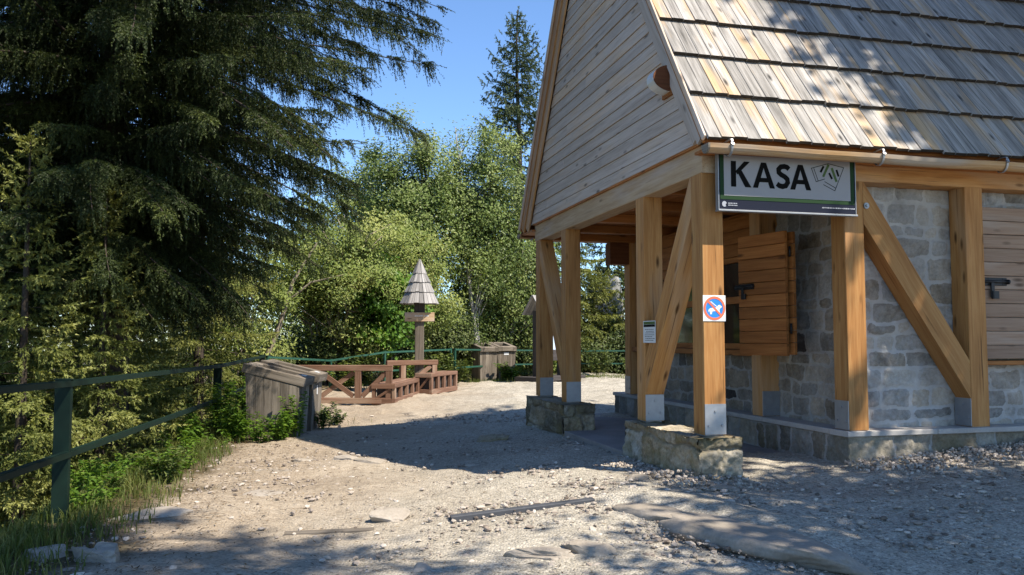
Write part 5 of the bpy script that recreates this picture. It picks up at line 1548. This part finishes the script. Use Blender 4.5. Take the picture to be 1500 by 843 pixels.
# fallen needles, twigs and leaf scraps
rs = np.random.RandomState(71)
n = 9000
y = rs.uniform(4.2, 14.5, n)
x = np.where(rs.rand(n) < 0.65, fence_x(y) + 0.15 + np.abs(rs.normal(0, 0.75, n)), rs.uniform(-3, 4, n))
lx, ly = hut_l(x, y)
ok = ~((lx > -0.2) & (ly > -0.1)); x, y = x[ok], y[ok]; n = len(x)
th = rs.uniform(0, 6.28, n); L = 0.010 * (5.0 ** rs.uniform(0, 1, n) ** 1.6); w = rs.uniform(0.002, 0.006, n)
z = ground_z(x, y) + 0.016 + rs.uniform(0, 0.012, n)
dx, dy = np.cos(th) * L, np.sin(th) * L; nx_, ny_ = -np.sin(th) * w, np.cos(th) * w
V = np.stack([np.stack([x - dx, y - dy, z], 1), np.stack([x + nx_, y + ny_, z + 0.002], 1), np.stack([x + dx, y + dy, z + rs.uniform(-0.004, 0.008, n)], 1), np.stack([x - nx_, y - ny_, z + 0.002], 1)], 1).reshape(-1, 3)
t = NT('litter_scraps'); M['litter'] = t.finish(t.ramp(t.attr('seed', 2), [(0.0, (0.03, 0.02, 0.012)), (0.6, (0.10, 0.065, 0.035)), (1.0, (0.22, 0.15, 0.07))]), 0.9, None, 0.1)
tag(link_mesh('leaf_litter', np_mesh('leaf_litter', V, np.arange(n * 4).reshape(-1, 4), np.repeat(rs.uniform(0, 1, n), 4)), M['litter']), 'fallen needles and leaf scraps on the path', kind='stuff')

def weed(x, y, h, nst, seed, label, group, mat='weed_leaf', lsize=0.075, spread=0.18):
    rs = np.random.RandomState(seed)
    z = gz(x, y)
    r = empty('weed', (x, y, z)); tag(r, label, 'weed', group)
    wb = WB(); P = []; D = []
    for k in range(nst):
        a = rs.uniform(0, 6.28); sp = rs.uniform(0.1, 1) * spread; hh = h * rs.uniform(0.55, 1.05)
        b = np.array([math.cos(a) * sp * 0.4, math.sin(a) * sp * 0.4, -0.02]); tpt = b + np.array([math.cos(a) * sp, math.sin(a) * sp, hh])
        md = (b + tpt) / 2 + np.array([0, 0, hh * 0.08])
        wb.tube([b, md, tpt], [0.006, 0.005, 0.002], 4)
        nl = int(14 * hh / 0.5) + 5
        for q in np.linspace(0.2, 1, nl):
            c = b * (1 - q) ** 2 + 2 * q * (1 - q) * md + q * q * tpt
            aa = rs.uniform(0, 6.28)
            for s_ in (0, 3.14):
                d = np.array([math.cos(aa + s_), math.sin(aa + s_), rs.uniform(-0.3, 0.4)])
                P.append(c); D.append(d)
    P = np.array(P); D = nrm_rows(np.array(D)); n = len(P)
    sd = rs.uniform(0, 1, n); L = lsize * rs.uniform(0.6, 1.3, n)[:, None]
    side = nrm_rows(np.cross(D, np.array([0, 0, 1.0])) + rs.normal(0, 0.15, (n, 3)))
    up = np.cross(side, D)
    V = np.stack([P, P + D * L * 0.45 + side * L * 0.3 + up * L * 0.08, P + D * L - up * L * 0.15, P + D * L * 0.45 - side * L * 0.3 + up * L * 0.08], 1).reshape(-1, 3)
    F = np.arange(n * 4).reshape(-1, 4)
    wb.mesh('stem', M['weed_leaf'], r)
    link_mesh('leaves', np_mesh('leaves', V, F, np.repeat(sd, 4)), M[mat], r)
    return r
WD = 'leafy weeds around the near bins'
for i, (x, y, h, nst) in enumerate([(-3.02, 11.75, 0.62, 7), (-3.22, 11.55, 0.42, 8), (-3.55, 11.5, 0.38, 8), (-3.85, 11.4, 0.50, 9), (-4.05, 11.75, 0.70, 9), (-3.72, 11.2, 0.30, 7), (-4.15, 11.1, 0.55, 9), (-4.10, 10.5, 0.45, 9), (-3.95, 9.9, 0.32, 8), (-3.40, 11.25, 0.26, 7), (-4.30, 12.3, 0.75, 9), (-4.25, 13.2, 0.8, 9)]):
    weed(x, y, h, nst, 200 + i, 'bright green leafy weed growing around the near bins', WD)
WL = 'leafy weeds along the railing foot'
rs9 = np.random.RandomState(31)
for i in range(22):
    y = rs9.uniform(6.6, 11.3); x = float(fence_x(y)) + rs9.uniform(-0.35, 0.42)
    weed(x, y, rs9.uniform(0.14, 0.36), 7, 300 + i, 'low leafy weed in the grass along the railing foot', WL, 'weed_leaf' if i % 3 else 'dark_leaf', lsize=rs9.uniform(0.045, 0.075), spread=0.2)
WB_ = 'ragged plants along the thin railing'
for i, (x, y, h) in enumerate([(-4.9, 20.2, 0.9), (-4.3, 21.3, 0.8), (-3.9, 21.7, 1.0), (-2.9, 22.7, 0.9), (-2.3, 23.4, 0.8), (-1.9, 24.0, 0.9), (-1.7, 23.6, 0.7), (1.2, 27.9, 0.8), (3.0, 28.2, 0.9), (4.3, 28.3, 0.8)]):
    weed(x, y, h, 11, 400 + i, 'ragged leafy plant growing up through the thin railing', WB_, 'birch_leaf' if i % 2 else 'dark_leaf', lsize=0.13, spread=0.45)
for i, (x, y, h) in enumerate([(-3.80, 11.35, 0.5), (-3.15, 11.40, 0.45)]):
    weed(x, y, h, 9, 420 + i, 'bright green leafy weed growing around the near bins', WD, lsize=0.085)
WS = 'shrubby plants around the near bins in shade'
for i, (x, y, h) in enumerate([(-2.92, 12.9, 0.30), (-2.90, 13.5, 0.26), (-3.2, 14.0, 0.32)]):
    weed(x, y, h, 9, 240 + i, 'low dark weed in the shadow at the foot of the shaded bin', WS, 'dark_leaf')
weed(-0.10, 25.75, 0.62, 14, 250, 'rounded yellow-green plant in front of the labelled far bin', None, lsize=0.12, spread=0.32)
weed(-1.45, 25.3, 0.75, 8, 251, 'ragged plant left of the far bins', None, 'birch_leaf', lsize=0.1, spread=0.3)
weed(0.45, 25.6, 0.4, 9, 252, 'low green plant at the foot of the notice shelter', None, 'dark_leaf', lsize=0.11, spread=0.4)
